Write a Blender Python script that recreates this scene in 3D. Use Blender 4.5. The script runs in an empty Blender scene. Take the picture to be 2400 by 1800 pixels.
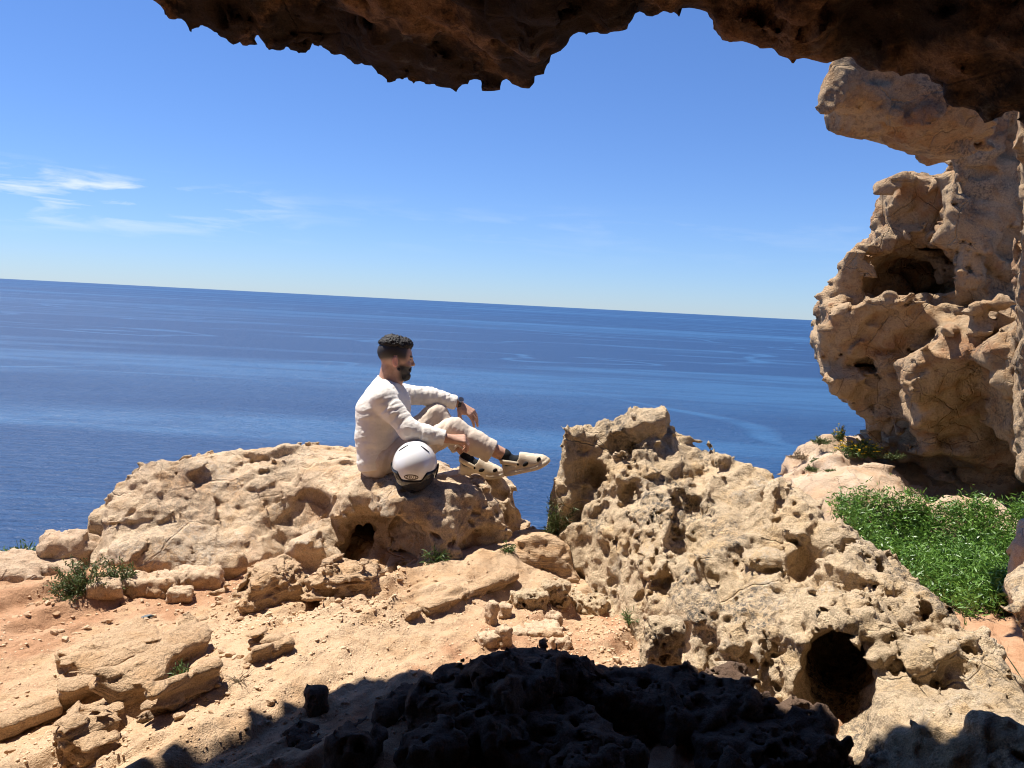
import bpy, bmesh, math, random, time
import numpy as np
from concurrent.futures import ThreadPoolExecutor
from mathutils import Vector, Matrix

T0 = time.time()
random.seed(7)
rng = np.random.default_rng(11)
scene = bpy.context.scene
C = scene.collection
R = math.radians
f32 = np.float32

# ------------------------------------------------------------------ camera
CAM_Z = 1.5
FOC = 1803.0                      # focal length in pixels of a 2400 wide picture
PITCH, ROLL = 5.9, 2.94
CAM_M = (Matrix.Rotation(R(90 - PITCH), 4, 'X') @ Matrix.Rotation(R(ROLL), 4, 'Z'))
cam_data = bpy.data.cameras.new('camera')
cam_data.sensor_width = 36.0
cam_data.lens = FOC / 2400 * 36
cam_data.clip_start = 0.02
cam_data.clip_end = 200000
cam = bpy.data.objects.new('camera', cam_data)
C.objects.link(cam)
cam.matrix_world = Matrix.Translation((0, 0, CAM_Z)) @ CAM_M
scene.camera = cam

# ------------------------------------------------------------------ world + sun
SUN = Vector((-0.33, 0.20, 0.92)).normalized()
world = bpy.data.worlds.new('World')
scene.world = world
world.use_nodes = True
wn, wl = world.node_tree.nodes, world.node_tree.links
wn.clear()
w_out = wn.new('ShaderNodeOutputWorld')
w_bg = wn.new('ShaderNodeBackground')
w_bg.inputs['Strength'].default_value = 0.077
w_sky = wn.new('ShaderNodeTexSky')
w_sky.sky_type = 'NISHITA'
w_sky.sun_disc = False
w_sky.sun_elevation = math.asin(SUN.z)
w_sky.sun_rotation = math.atan2(SUN.x, SUN.y)
w_sky.altitude = 40
w_sky.air_density = 1.0
w_sky.dust_density = 0.0
w_sky.ozone_density = 1.6
# thin streaks of fair-weather cloud low over the horizon
w_geo = wn.new('ShaderNodeTexCoord')
w_map = wn.new('ShaderNodeMapping'); w_map.inputs['Scale'].default_value = (3.2, 3.2, 22.0)
w_map.inputs['Location'].default_value = (5.2, 1.1, 2.3)
w_noise = wn.new('ShaderNodeTexNoise'); w_noise.inputs['Scale'].default_value = 2.7
w_noise.inputs['Detail'].default_value = 7; w_noise.inputs['Roughness'].default_value = 0.55
w_noise.inputs['Distortion'].default_value = 0.4
w_ramp = wn.new('ShaderNodeValToRGB')
w_ramp.color_ramp.elements[0].position = 0.50; w_ramp.color_ramp.elements[0].color = (0, 0, 0, 1)
w_ramp.color_ramp.elements[1].position = 0.66; w_ramp.color_ramp.elements[1].color = (1, 1, 1, 1)
w_sep = wn.new('ShaderNodeSeparateXYZ')
w_band = wn.new('ShaderNodeValToRGB')     # elevation band (z of the view direction)
for e in list(w_band.color_ramp.elements)[1:]:
    w_band.color_ramp.elements.remove(e)
w_band.color_ramp.elements[0].position = 0.050; w_band.color_ramp.elements[0].color = (0, 0, 0, 1)
for p_, v_ in ((0.078, .6), (0.105, 1), (0.132, 0)):
    e = w_band.color_ramp.elements.new(p_); e.color = (v_, v_, v_, 1)
w_mul = wn.new('ShaderNodeMath'); w_mul.operation = 'MULTIPLY'
w_mul2 = wn.new('ShaderNodeMath'); w_mul2.operation = 'MULTIPLY'; w_mul2.inputs[1].default_value = 0.9
w_mix = wn.new('ShaderNodeMixRGB'); w_mix.inputs['Color2'].default_value = (6.4, 7.0, 7.6, 1)
wl.new(w_geo.outputs['Generated'], w_map.inputs['Vector'])
wl.new(w_map.outputs['Vector'], w_noise.inputs['Vector'])
wl.new(w_noise.outputs['Fac'], w_ramp.inputs['Fac'])
wl.new(w_geo.outputs['Generated'], w_sep.inputs['Vector'])
wl.new(w_sep.outputs['Z'], w_band.inputs['Fac'])
wl.new(w_ramp.outputs['Color'], w_mul.inputs[0]); wl.new(w_band.outputs['Color'], w_mul.inputs[1])
w_cov = wn.new('ShaderNodeMapRange'); w_cov.interpolation_type = 'SMOOTHSTEP'       # the cloud field lies to the left
w_cov.inputs['From Min'].default_value = -0.22; w_cov.inputs['From Max'].default_value = -0.50
w_cov.inputs['To Min'].default_value = 0.10; w_cov.inputs['To Max'].default_value = 1.0
wl.new(w_sep.outputs['X'], w_cov.inputs['Value'])
w_mul3 = wn.new('ShaderNodeMath'); w_mul3.operation = 'MULTIPLY'
wl.new(w_mul.outputs[0], w_mul3.inputs[0]); wl.new(w_cov.outputs[0], w_mul3.inputs[1])
wl.new(w_mul3.outputs[0], w_mul2.inputs[0])
wl.new(w_mul2.outputs[0], w_mix.inputs['Fac'])
# clear maritime air: deeper blue than the model's default haze, the same all round the horizon
w_tint = wn.new('ShaderNodeValToRGB')
w_tint.color_ramp.elements[0].position = 0.0; w_tint.color_ramp.elements[0].color = (.43, .60, 1.0, 1)
w_tint.color_ramp.elements[1].position = 0.12; w_tint.color_ramp.elements[1].color = (.47, .64, 1.0, 1)
e = w_tint.color_ramp.elements.new(0.45); e.color = (.48, .67, 1.0, 1)
w_clr = wn.new('ShaderNodeMixRGB'); w_clr.blend_type = 'MULTIPLY'; w_clr.inputs['Fac'].default_value = 1
wl.new(w_sep.outputs['Z'], w_tint.inputs['Fac'])
wl.new(w_sky.outputs['Color'], w_clr.inputs['Color1']); wl.new(w_tint.outputs['Color'], w_clr.inputs['Color2'])
wl.new(w_clr.outputs['Color'], w_mix.inputs['Color1'])
wl.new(w_mix.outputs['Color'], w_bg.inputs['Color'])
wl.new(w_bg.outputs['Background'], w_out.inputs['Surface'])

sun_data = bpy.data.lights.new('sun', 'SUN')
sun_data.energy = 5.0
sun_data.angle = R(0.53)
sun_data.color = (1.0, 0.95, 0.87)
sun_obj = bpy.data.objects.new('sun', sun_data)
C.objects.link(sun_obj)
sun_obj.rotation_euler = SUN.to_track_quat('Z', 'Y').to_euler()
sun_obj.location = (-6, 5, 20)

vs = scene.view_settings
vs.view_transform = 'Standard'; vs.look = 'None'; vs.exposure = 0.88; vs.gamma = 1
vs.use_curve_mapping = False
scene.cycles.use_denoising = True
scene.cycles.max_bounces = 8
scene.cycles.filter_width = 1.05

# ------------------------------------------------------------------ projection helpers
_M3 = np.array(CAM_M.to_3x3())
def W(px, py, d):
    """world point seen at photo pixel (2400 x 1800) at depth d metres along the lens axis"""
    v = _M3 @ np.array([(px - 1200) / FOC * d, -(py - 900) / FOC * d, -d])
    return np.array([v[0], v[1], v[2] + CAM_Z])
def ray(px, py):
    return W(px, py, 1.0) - np.array([0, 0, CAM_Z])
def G(px, py, z=0.0):
    """world point of a photo pixel on the level plane z"""
    r = ray(px, py)
    t = (z - CAM_Z) / r[2]
    return np.array([0, 0, CAM_Z]) + r * t

# ------------------------------------------------------------------ noise
TN = 64
TAB = rng.random((TN, TN, TN)).astype(f32).ravel() * 2 - 1
def vnoise(p):
    p = np.asarray(p, f32)
    i = np.floor(p).astype(np.int32)
    f = p - i
    w = f * f * f * (f * (f * 6 - 15) + 10)
    i &= TN - 1
    j = (i + 1) & (TN - 1)
    x0, y0, z0 = i[:, 0] * (TN * TN), i[:, 1] * TN, i[:, 2]
    x1, y1, z1 = j[:, 0] * (TN * TN), j[:, 1] * TN, j[:, 2]
    wx, wy, wz = w[:, 0], w[:, 1], w[:, 2]
    def lx(a, b):
        return a + (b - a) * wx
    c00 = lx(TAB[x0 + y0 + z0], TAB[x1 + y0 + z0]); c10 = lx(TAB[x0 + y1 + z0], TAB[x1 + y1 + z0])
    c01 = lx(TAB[x0 + y0 + z1], TAB[x1 + y0 + z1]); c11 = lx(TAB[x0 + y1 + z1], TAB[x1 + y1 + z1])
    a = c00 + (c10 - c00) * wy; b = c01 + (c11 - c01) * wy
    return a + (b - a) * wz
_rot = np.array(Matrix.Rotation(0.9, 3, Vector((.3, .5, .8)).normalized()), f32)
def fbm(p, octv=4, gain=0.5, lac=2.07, ridge=False):
    p = np.asarray(p, f32)
    s = np.zeros(len(p), f32); a = 1.0; t = 0
    for k in range(octv):
        n = vnoise(p + 17.3 * k)
        if ridge:
            n = 1 - 2 * np.abs(n)
        s += a * n; t += a; a *= gain
        p = (p @ _rot.T) * lac
    return s / t
WN = 32
WPT = rng.random((WN, WN, WN, 3)).astype(f32).reshape(-1, 3)
WR = rng.random((WN, WN, WN)).astype(f32).ravel()
def worley(p):
    """nearest feature point: distance and that cell's random number"""
    p = np.asarray(p, f32)
    b = np.floor(p - 0.5).astype(np.int32)
    best = np.full(len(p), 9, f32); bid = np.zeros(len(p), f32); second = np.full(len(p), 9, f32)
    for dx in (0, 1):
        for dy in (0, 1):
            for dz in (0, 1):
                c = b + np.array([dx, dy, dz], np.int32)
                m = c & (WN - 1)
                k = m[:, 0] * (WN * WN) + m[:, 1] * WN + m[:, 2]
                q = c + WPT[k] - p
                d = np.sqrt(q[:, 0] * q[:, 0] + q[:, 1] * q[:, 1] + q[:, 2] * q[:, 2])
                nb = d < best
                second = np.where(nb, best, np.minimum(second, d))
                bid = np.where(nb, WR[k], bid)
                best = np.where(nb, d, best)
    return best, second, bid
WV = (rng.normal(size=(WN ** 3, 3)) * .6).astype(f32)
def facet(P, scale, tilt, step=0.0, seed=0.0, blend=.10, warp=.25):
    """broken-rock facets: every cell of a warped cell pattern is a tilted plane of its own"""
    p = np.asarray(P, f32) / f32(scale) if np.isscalar(scale) else np.asarray(P, f32) / np.asarray(scale, f32)
    p = p + seed
    p = p + warp * np.stack([vnoise(p * 1.3 + 5.1), vnoise(p * 1.3 + 9.2), vnoise(p * 1.3 + 17.4)], 1)
    b = np.floor(p - 0.5).astype(np.int32)
    n = len(p); best = np.full(n, 9, f32); second = np.full(n, 9, f32); v1 = np.zeros(n, f32); v2 = np.zeros(n, f32)
    for dx in (0, 1):
        for dy in (0, 1):
            for dz in (0, 1):
                c = b + np.array([dx, dy, dz], np.int32)
                m = c & (WN - 1)
                k = m[:, 0] * (WN * WN) + m[:, 1] * WN + m[:, 2]
                q = c + WPT[k] - p
                d = np.sqrt(q[:, 0] * q[:, 0] + q[:, 1] * q[:, 1] + q[:, 2] * q[:, 2])
                w = WV[k]
                val = tilt * (q[:, 0] * w[:, 0] + q[:, 1] * w[:, 1] + q[:, 2] * w[:, 2]) + step * (WR[k] - .5)
                nb = d < best
                n2 = (~nb) & (d < second)
                v2 = np.where(nb, v1, np.where(n2, val, v2)); second = np.where(nb, best, np.where(n2, d, second))
                v1 = np.where(nb, val, v1); best = np.where(nb, d, best)
    t = np.clip((second - best) / blend, 0, 1) * .5 + .5
    return v1 * t + v2 * (1 - t)
def beds(qz, q, thick, amp, seed=0.0):
    """bedding: every thin layer stands out or back by its own amount"""
    t = qz / thick + .9 * vnoise(q * 4 + seed) + seed
    i = np.floor(t).astype(np.int64); fr = t - i
    a = WR[(i * 7919 + 13) & 32767]; b = WR[((i + 1) * 7919 + 13) & 32767]
    return amp * (a + (b - a) * sstep(.72, 1.0, fr) - .5)
def smax(a, b, k):
    h = np.clip(0.5 - 0.5 * (b - a) / k, 0, 1)
    return b + (a - b) * h + k * h * (1 - h)
def smin(a, b, k):
    return -smax(-a, -b, k)
def sstep(a, b, x):
    t = np.clip((x - a) / (b - a), 0, 1)
    return t * t * (3 - 2 * t)

POOL = ThreadPoolExecutor(4)
def par(fn, P, f):
    """evaluate a field detail in cache-sized chunks on all cores"""
    n = 16384
    parts = POOL.map(lambda s: fn(P[s:s + n], f[s:s + n].copy()), range(0, len(P), n))
    return np.concatenate(list(parts))

class RBF:
    """smooth surface through scattered control points"""
    def __init__(self, xy, v, c=0.15, reg=0.03):
        xy = np.asarray(xy, float); v = np.asarray(v, float)
        n = len(xy); self.xy = xy; self.c = c
        d = np.sqrt(((xy[:, None] - xy[None]) ** 2).sum(2) + c * c)
        A = np.zeros((n + 3, n + 3)); A[:n, :n] = d + np.eye(n) * -reg
        A[:n, n] = 1; A[:n, n + 1:] = xy; A[n, :n] = 1; A[n + 1:, :n] = xy.T
        self.w = np.linalg.lstsq(A, np.concatenate([v, [0, 0, 0]]), rcond=None)[0]
    def __call__(self, x, y):
        sh = np.shape(x); x = np.ravel(x).astype(float); y = np.ravel(y).astype(float)
        o = np.empty(len(x)); n = len(self.xy)
        for s in range(0, len(x), 60000):
            q = np.stack([x[s:s + 60000], y[s:s + 60000]], 1)
            d = np.sqrt(((q[:, None] - self.xy[None]) ** 2).sum(2) + self.c ** 2)
            o[s:s + 60000] = d @ self.w[:n] + self.w[n] + q @ self.w[n + 1:]
        return o.reshape(sh)

# ------------------------------------------------------------------ meshing
def surface_nets(F, org, h):
    ins = F < 0
    nx, ny, nz = F.shape
    S = ins.astype(np.int8)
    t = S[:-1] + S[1:]; t = t[:, :-1] + t[:, 1:]; t = t[:, :, :-1] + t[:, :, 1:]
    act = (t > 0) & (t < 8)
    idx = np.argwhere(act)
    if not len(idx):
        raise ValueError('empty rock')
    vid = np.full(act.shape, -1, np.int32); vid[act] = np.arange(len(idx))
    co = np.array([[(k >> 2) & 1, (k >> 1) & 1, k & 1] for k in range(8)])
    val = [F[idx[:, 0] + c[0], idx[:, 1] + c[1], idx[:, 2] + c[2]] for c in co]
    acc = np.zeros((len(idx), 3), f32); cnt = np.zeros(len(idx), f32)
    for a in range(8):
        for ax in (4, 2, 1):
            if a & ax:
                continue
            b = a | ax
            va, vb = val[a], val[b]
            m = (va < 0) != (vb < 0)
            tt = np.where(m, va / np.where(m, va - vb, 1), 0)
            pt = co[a][None] + (co[b] - co[a])[None] * tt[:, None]
            acc += np.where(m[:, None], pt, 0); cnt += m
    V = (idx + acc / cnt[:, None]) * h + np.asarray(org)
    quads = []
    for ax in range(3):
        u, v = (ax + 1) % 3, (ax + 2) % 3
        sl0 = [slice(None)] * 3; sl1 = [slice(None)] * 3
        sl0[ax] = slice(0, -1); sl1[ax] = slice(1, None)
        A, B = ins[tuple(sl0)], ins[tuple(sl1)]
        e = np.argwhere(A != B)
        sgn = A[e[:, 0], e[:, 1], e[:, 2]]
        ok = (e[:, u] > 0) & (e[:, v] > 0) & (e[:, u] < F.shape[u] - 1) & (e[:, v] < F.shape[v] - 1)
        e = e[ok]; sgn = sgn[ok]
        def cell(du, dv):
            c = e.copy(); c[:, u] -= du; c[:, v] -= dv
            return vid[c[:, 0], c[:, 1], c[:, 2]]
        q = np.stack([cell(1, 1), cell(0, 1), cell(0, 0), cell(1, 0)], 1)
        q[~sgn] = q[~sgn][:, ::-1]
        quads.append(q)
    Q = np.concatenate(quads)
    Q = Q[(Q >= 0).all(1)]
    return V.astype(f32), Q
def mesh_from(name, V, Q, mat=None, smooth=True):
    V = np.asarray(V, f32); Q = np.asarray(Q, np.int32)
    me = bpy.data.meshes.new(name)
    n = Q.shape[1]
    me.vertices.add(len(V)); me.vertices.foreach_set('co', V.ravel())
    me.loops.add(Q.size); me.loops.foreach_set('vertex_index', Q.ravel())
    me.polygons.add(len(Q))
    me.polygons.foreach_set('loop_start', np.arange(0, Q.size, n, dtype=np.int32))
    me.polygons.foreach_set('loop_total', np.full(len(Q), n, np.int32))
    if smooth:
        me.polygons.foreach_set('use_smooth', np.ones(len(Q), bool))
    me.update(calc_edges=True)
    if mat:
        me.materials.append(mat)
    return me
def add_obj(name, me, parent=None, loc=None):
    o = bpy.data.objects.new(name, me)
    C.objects.link(o)
    if loc is not None:
        o.location = loc
    if parent is not None:
        o.parent = parent
    return o
def tag(o, label=None, cat=None, group=None, kind=None):
    if label: o['label'] = label
    if cat: o['category'] = cat
    if group: o['group'] = group
    if kind: o['kind'] = kind
    return o
def centred(name, V, Q, mat, parent=None, base=True):
    """mesh object whose origin sits at the middle of its foot"""
    V = np.asarray(V, f32)
    lo, hi = V.min(0), V.max(0)
    c = (lo + hi) / 2
    if base:
        c[2] = lo[2]
    me = mesh_from(name, V - c, Q, mat)
    return add_obj(name, me, parent, tuple(float(a) for a in c))
def keep_biggest(V, Q, frac=0.02):
    """drop loose crumbs that carving leaves in the air"""
    n = len(V); lab = np.arange(n)
    e = np.concatenate([Q[:, [0, 1]], Q[:, [1, 2]], Q[:, [2, 3]]])
    for _ in range(400):
        m = np.minimum(lab[e[:, 0]], lab[e[:, 1]])
        old = lab.copy()
        np.minimum.at(lab, e[:, 0], m); np.minimum.at(lab, e[:, 1], m)
        lab = lab[lab]; lab = lab[lab]
        if (old == lab).all():
            break
    u, inv, cnt = np.unique(lab, return_inverse=True, return_counts=True)
    good = cnt[inv] >= max(cnt.max() * frac, 8)
    fq = good[Q[:, 0]]
    Q = Q[fq]
    nid = np.cumsum(good) - 1
    return V[good], nid[Q].astype(np.int32)
def rock_mesh(lo, hi, h, base, detail=None, band=0.2, coarse=3, crumbs=True, mid=None, force=None):
    lo = np.asarray(lo, float); hi = np.asarray(hi, float)
    nc = np.maximum(np.ceil((hi - lo) / (h * coarse)).astype(int), 2)
    H = h * coarse
    ax = [lo[k] + np.arange(nc[k] + 1) * H for k in range(3)]
    X, Y, Z = np.meshgrid(*ax, indexing='ij')
    F = np.asarray(base(X, Y, Z)).astype(f32)
    if mid is not None:
        m = np.abs(F) < .45
        F[m] = par(mid, pts3(X[m], Y[m], Z[m]), F[m])
    for k in range(3):
        n = nc[k] * coarse + 1
        i = np.arange(n); a = np.minimum(i // coarse, nc[k] - 1); w = ((i - a * coarse) / coarse).astype(f32)
        sh = [1, 1, 1]; sh[k] = n
        F = np.take(F, a, k) * (1 - w.reshape(sh)) + np.take(F, a + 1, k) * w.reshape(sh)
    if detail is not None:
        m = np.abs(F) < band
        if force is not None:                 # a box that is worked through in full
            a = np.maximum(((force[0] - force[1] - lo) / h).astype(int), 0); b = ((force[0] + force[1] - lo) / h).astype(int)
            m[a[0]:b[0], a[1]:b[1], a[2]:b[2]] = True
        ii = np.argwhere(m)
        P = (ii * h + lo).astype(f32)
        F[m] = par(detail, P, F[m])
    # close the block at its box
    F[0] = F[-1] = 1e-3; F[:, 0] = F[:, -1] = 1e-3; F[:, :, 0] = F[:, :, -1] = 1e-3
    V, Q = surface_nets(F, lo, h)
    if crumbs:
        V, Q = keep_biggest(V, Q)
    return V, Q
def pits(P, f, scale, rmin, rmax, frac, seed=0.0, k=0.006, mask=None):
    """spherical solution pits cut into a rock field; radii in cells of size `scale`"""
    q = P / scale
    wv = np.stack([vnoise(q * 1.4 + 3.3), vnoise(q * 1.4 + 11.7), vnoise(q * 1.4 + 23.1)], 1)
    d, s, r = worley(q + seed + .50 * wv)
    rad = np.where(r < frac, rmin + (rmax - rmin) * (r / frac), 0) * scale
    if mask is not None:
        rad = rad * mask
    cut = rad - d * scale
    cut = np.where(rad > 0, cut, -1)
    return smax(f, cut, k)
# ------------------------------------------------------------------ materials
class N:
    def __init__(s, name):
        s.m = bpy.data.materials.new(name); s.m.use_nodes = True
        s.n, s.l = s.m.node_tree.nodes, s.m.node_tree.links
        s.n.clear()
        s.out = s.n.new('ShaderNodeOutputMaterial')
        s.p = s.n.new('ShaderNodeBsdfPrincipled')
        s.l.new(s.p.outputs[0], s.out.inputs['Surface'])
        s.tc = s.n.new('ShaderNodeTexCoord')
    def set(s, **kw):
        for k, v in kw.items():
            s.p.inputs[k.replace('_', ' ')].default_value = v
        return s
    def map(s, scale=(1, 1, 1), rot=(0, 0, 0), loc=(0, 0, 0), src='Object'):
        m = s.n.new('ShaderNodeMapping')
        m.inputs['Scale'].default_value = scale; m.inputs['Rotation'].default_value = rot
        m.inputs['Location'].default_value = loc
        s.l.new(s.tc.outputs[src], m.inputs['Vector'])
        return m.outputs[0]
    def noise(s, scale, detail=5, rough=0.55, vec=None, dist=0.0):
        t = s.n.new('ShaderNodeTexNoise')
        t.inputs['Scale'].default_value = scale; t.inputs['Detail'].default_value = detail
        t.inputs['Roughness'].default_value = rough; t.inputs['Distortion'].default_value = dist
        s.l.new(vec or s.tc.outputs['Object'], t.inputs['Vector'])
        return t.outputs['Fac']
    def voro(s, scale, vec=None, feat='F1', out='Distance', rnd=1.0):
        t = s.n.new('ShaderNodeTexVoronoi'); t.feature = feat
        t.inputs['Scale'].default_value = scale; t.inputs['Randomness'].default_value = rnd
        s.l.new(vec or s.tc.outputs['Object'], t.inputs['Vector'])
        return t.outputs[out]
    def ramp(s, src, a, b, v0=0.0, v1=1.0):
        r = s.n.new('ShaderNodeMapRange'); r.interpolation_type = 'SMOOTHSTEP'
        r.inputs['From Min'].default_value = a; r.inputs['From Max'].default_value = b
        r.inputs['To Min'].default_value = v0; r.inputs['To Max'].default_value = v1
        s.l.new(src, r.inputs['Value'])
        return r.outputs[0]
    def math(s, op, a, b=None):
        m = s.n.new('ShaderNodeMath'); m.operation = op
        for k, v in ((0, a), (1, b)):
            if v is None: continue
            if isinstance(v, (int, float)): m.inputs[k].default_value = v
            else: s.l.new(v, m.inputs[k])
        return m.outputs[0]
    def mix(s, fac, a, b, mode='MIX'):
        m = s.n.new('ShaderNodeMixRGB'); m.blend_type = mode
        for k, v in (('Fac', fac), ('Color1', a), ('Color2', b)):
            if isinstance(v, (int, float)): m.inputs[k].default_value = v
            elif isinstance(v, tuple): m.inputs[k].default_value = (*v[:3], 1)
            else: s.l.new(v, m.inputs[k])
        return m.outputs[0]
    def color(s, c):
        if isinstance(c, tuple): s.p.inputs['Base Color'].default_value = (*c[:3], 1)
        else: s.l.new(c, s.p.inputs['Base Color'])
        return s
    def bump(s, h, strength=1.0, dist=0.01, prev=None):
        b = s.n.new('ShaderNodeBump')
        b.inputs['Strength'].default_value = strength; b.inputs['Distance'].default_value = dist
        s.l.new(h, b.inputs['Height'])
        if prev is not None: s.l.new(prev, b.inputs['Normal'])
        s.l.new(b.outputs[0], s.p.inputs['Normal'])
        return b.outputs[0]

def limestone(name, pale, warm, dark, lichen=0.0, warm_lo=0.45, warm_hi=0.7, bump=0.012, strata=False,
              lichen_col=(0.09, 0.085, 0.08), red=0.0, white=0.0, soot=0.0, paint=False):
    m = N(name); m.set(Roughness=0.92)
    m.p.inputs['Specular IOR Level'].default_value = 0.15
    vec = m.map(scale=(1, 1, 4)) if strata else None
    big = m.noise(1.3, 4, 0.6, vec)
    mid = m.noise(6.0, 6, 0.62, vec)
    fine = m.noise(45, 6, 0.7)
    grain = m.noise(190, 3, 0.6)
    c = m.mix(m.ramp(big, 0.35, 0.65), pale, tuple(0.82 * a for a in pale))
    c = m.mix(m.ramp(mid, warm_lo, warm_hi, 0, 0.85), c, warm)
    c = m.mix(m.ramp(fine, 0.52, 0.70, 0, 0.7), c, dark)
    if white:
        wsp = m.math('MULTIPLY', m.ramp(m.noise(3.1, 5, .6), 0.52, 0.66), m.ramp(fine, .4, .6))
        c = m.mix(m.math('MULTIPLY', wsp, white), c, (0.66, 0.58, 0.47))
    if red:
        rsp = m.ramp(m.noise(2.4, 5, .6, m.map(loc=(4, 2, 7))), 0.52, 0.7, 0, red)
        c = m.mix(rsp, c, (0.36, 0.15, 0.065))
    if lichen:
        la = m.ramp(m.noise(2.0, 4, .6, m.map(loc=(9, 3, 1))), 0.48, 0.64)
        lb = m.ramp(m.noise(38, 6, .75), 0.44, 0.6)
        c = m.mix(m.math('MULTIPLY', m.math('MULTIPLY', la, lb), lichen), c, lichen_col)
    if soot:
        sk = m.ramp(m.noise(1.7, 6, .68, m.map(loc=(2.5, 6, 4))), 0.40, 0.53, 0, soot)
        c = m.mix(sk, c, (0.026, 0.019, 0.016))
    if paint:      # smeared blue graffiti high on the buttress
        geo = m.n.new('ShaderNodeNewGeometry')
        dd = m.n.new('ShaderNodeVectorMath'); dd.operation = 'DISTANCE'; m.l.new(geo.outputs['Position'], dd.inputs[0]); dd.inputs[1].default_value = (4.45, 6.6, 2.35)
        pt = m.n.new('ShaderNodeMapping'); pt.inputs['Scale'].default_value = (9, 9, 2.2); pt.inputs['Rotation'].default_value = (0, R(35), 0); m.l.new(geo.outputs['Position'], pt.inputs['Vector'])
        k = m.math('MULTIPLY', m.ramp(m.noise(1.0, 3, .6, pt.outputs[0], .8), .55, .62), m.ramp(dd.outputs['Value'], .62, .30))
        c = m.mix(m.math('MULTIPLY', k, .75), c, (0.10, 0.15, 0.28))
    stain = m.ramp(m.noise(7.5, 7, .72, m.map(loc=(1.7, 8.2, 3.1))), .55, .69, 0, .42)      # brown and grey weathering
    c = m.mix(stain, c, m.mix(m.ramp(m.noise(2.2, 3), .42, .58), dark, (0.30, 0.26, 0.22)))
    c = m.mix(0.55, c, m.mix(m.ramp(grain, 0.3, 0.7), (0.55, 0.55, 0.55), (1.28, 1.28, 1.28)), 'MULTIPLY')
    m.color(c)
    h = m.math('ADD', m.math('MULTIPLY', fine, 1.0), m.math('MULTIPLY', grain, 0.3))
    h = m.math('ADD', h, m.math('MULTIPLY', mid, 1.2))
    if strata:
        h = m.math('ADD', h, m.math('MULTIPLY', m.noise(9, 4, .6, m.map(scale=(1, 1, 9))), 1.2))
    cr = m.ramp(m.voro(3.2, m.mix(.12, m.tc.outputs['Object'], m.noise(4, 4)), 'DISTANCE_TO_EDGE'), .0, .025, -.6, 0)     # hairline joints
    h = m.math('ADD', h, m.math('MULTIPLY', cr, m.ramp(big, .4, .6)))
    m.bump(h, 1.0, bump * 1.7)
    return m.m

def plain(name, col, rough=0.5, spec=0.5, bump=None, var=0.0, vscale=30):
    m = N(name); m.set(Roughness=rough)
    m.p.inputs['Specular IOR Level'].default_value = spec
    if var:
        c = m.mix(m.ramp(m.noise(vscale, 4), .35, .65), tuple(a * (1 - var) for a in col), tuple(min(1, a * (1 + var)) for a in col))
        m.color(c)
    else:
        m.color(col)
    if bump:
        m.bump(m.noise(bump[0], 5), 0.7, bump[1])
    return m.m

PALE, WARM, DARK = (0.69, 0.515, 0.345), (0.57, 0.36, 0.19), (0.24, 0.145, 0.08)
M_seat = limestone('limestone_seat', PALE, WARM, DARK, 0.45, white=.45, red=.35)
M_pit = limestone('limestone_pitted', (0.70, 0.53, 0.345), (0.60, 0.41, 0.22), (0.25, 0.165, 0.095), 0.92, bump=0.016, white=.5)
M_cliff = limestone('limestone_cliff', (0.62, 0.44, 0.27), (0.50, 0.29, 0.14), (0.18, 0.11, 0.065), 0.7, red=.6, bump=0.022, paint=True)
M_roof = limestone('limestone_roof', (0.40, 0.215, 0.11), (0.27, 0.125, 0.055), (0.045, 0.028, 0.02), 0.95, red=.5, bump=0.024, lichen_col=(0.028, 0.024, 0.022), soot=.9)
M_shade = limestone('limestone_shade_darkened', (0.17, 0.11, 0.075), (0.12, 0.07, 0.045), (0.06, 0.037, 0.025), 0.3, bump=0.012)  # roof shade put into the base colour; the stone itself is paler
M_slab = limestone('limestone_layered', (0.58, 0.395, 0.24), (0.49, 0.295, 0.15), (0.28, 0.165, 0.08), 0.1, bump=0.01, strata=True)
M_stone = limestone('limestone_loose', (0.58, 0.42, 0.28), (0.48, 0.285, 0.15), (0.28, 0.17, 0.09), 0.1, bump=0.006)
M_ledge = limestone('limestone_far', (0.62, 0.45, 0.305), (0.58, 0.36, 0.21), (0.32, 0.20, 0.115), 0.3, bump=0.012, white=.6)

def ground_mat():
    m = N('red_soil'); m.set(Roughness=0.95)
    m.p.inputs['Specular IOR Level'].default_value = 0.1
    big = m.noise(0.9, 5, .6); mid = m.noise(5, 6, .65); fine = m.noise(40, 6, .7); grain = m.noise(220, 2, .6)
    at = m.n.new('ShaderNodeAttribute'); at.attribute_name = 'rockiness'
    soil = m.mix(m.ramp(mid, .38, .66), (0.45, 0.25, 0.14), (0.53, 0.325, 0.195))
    rock = m.mix(m.ramp(mid, .4, .68), (0.60, 0.42, 0.265), (0.52, 0.33, 0.185))
    k = m.math('ADD', at.outputs['Fac'], m.math('MULTIPLY', m.math('SUBTRACT', mid, 0.5), 1.1))
    c = m.mix(m.ramp(k, .35, .65), soil, rock)
    c = m.mix(m.ramp(fine, .56, .74, 0, .4), c, (0.34, 0.175, 0.08))
    c = m.mix(m.ramp(m.noise(8, 7, .72, m.map(loc=(3, 1, 2))), .55, .68, 0, .45), c, (0.30, 0.165, 0.09))
    c = m.mix(.5, c, m.mix(m.ramp(grain, .3, .7), (0.6, 0.6, 0.6), (1.25, 1.25, 1.25)), 'MULTIPLY')
    m.color(c)
    h = m.math('ADD', m.math('MULTIPLY', fine, .9), m.math('MULTIPLY', grain, .35))
    h = m.math('ADD', h, m.math('MULTIPLY', m.noise(11, 6, .7), 1.6))
    m.bump(h, 1.0, 0.016)
    return m.m
M_ground = ground_mat()
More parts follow.
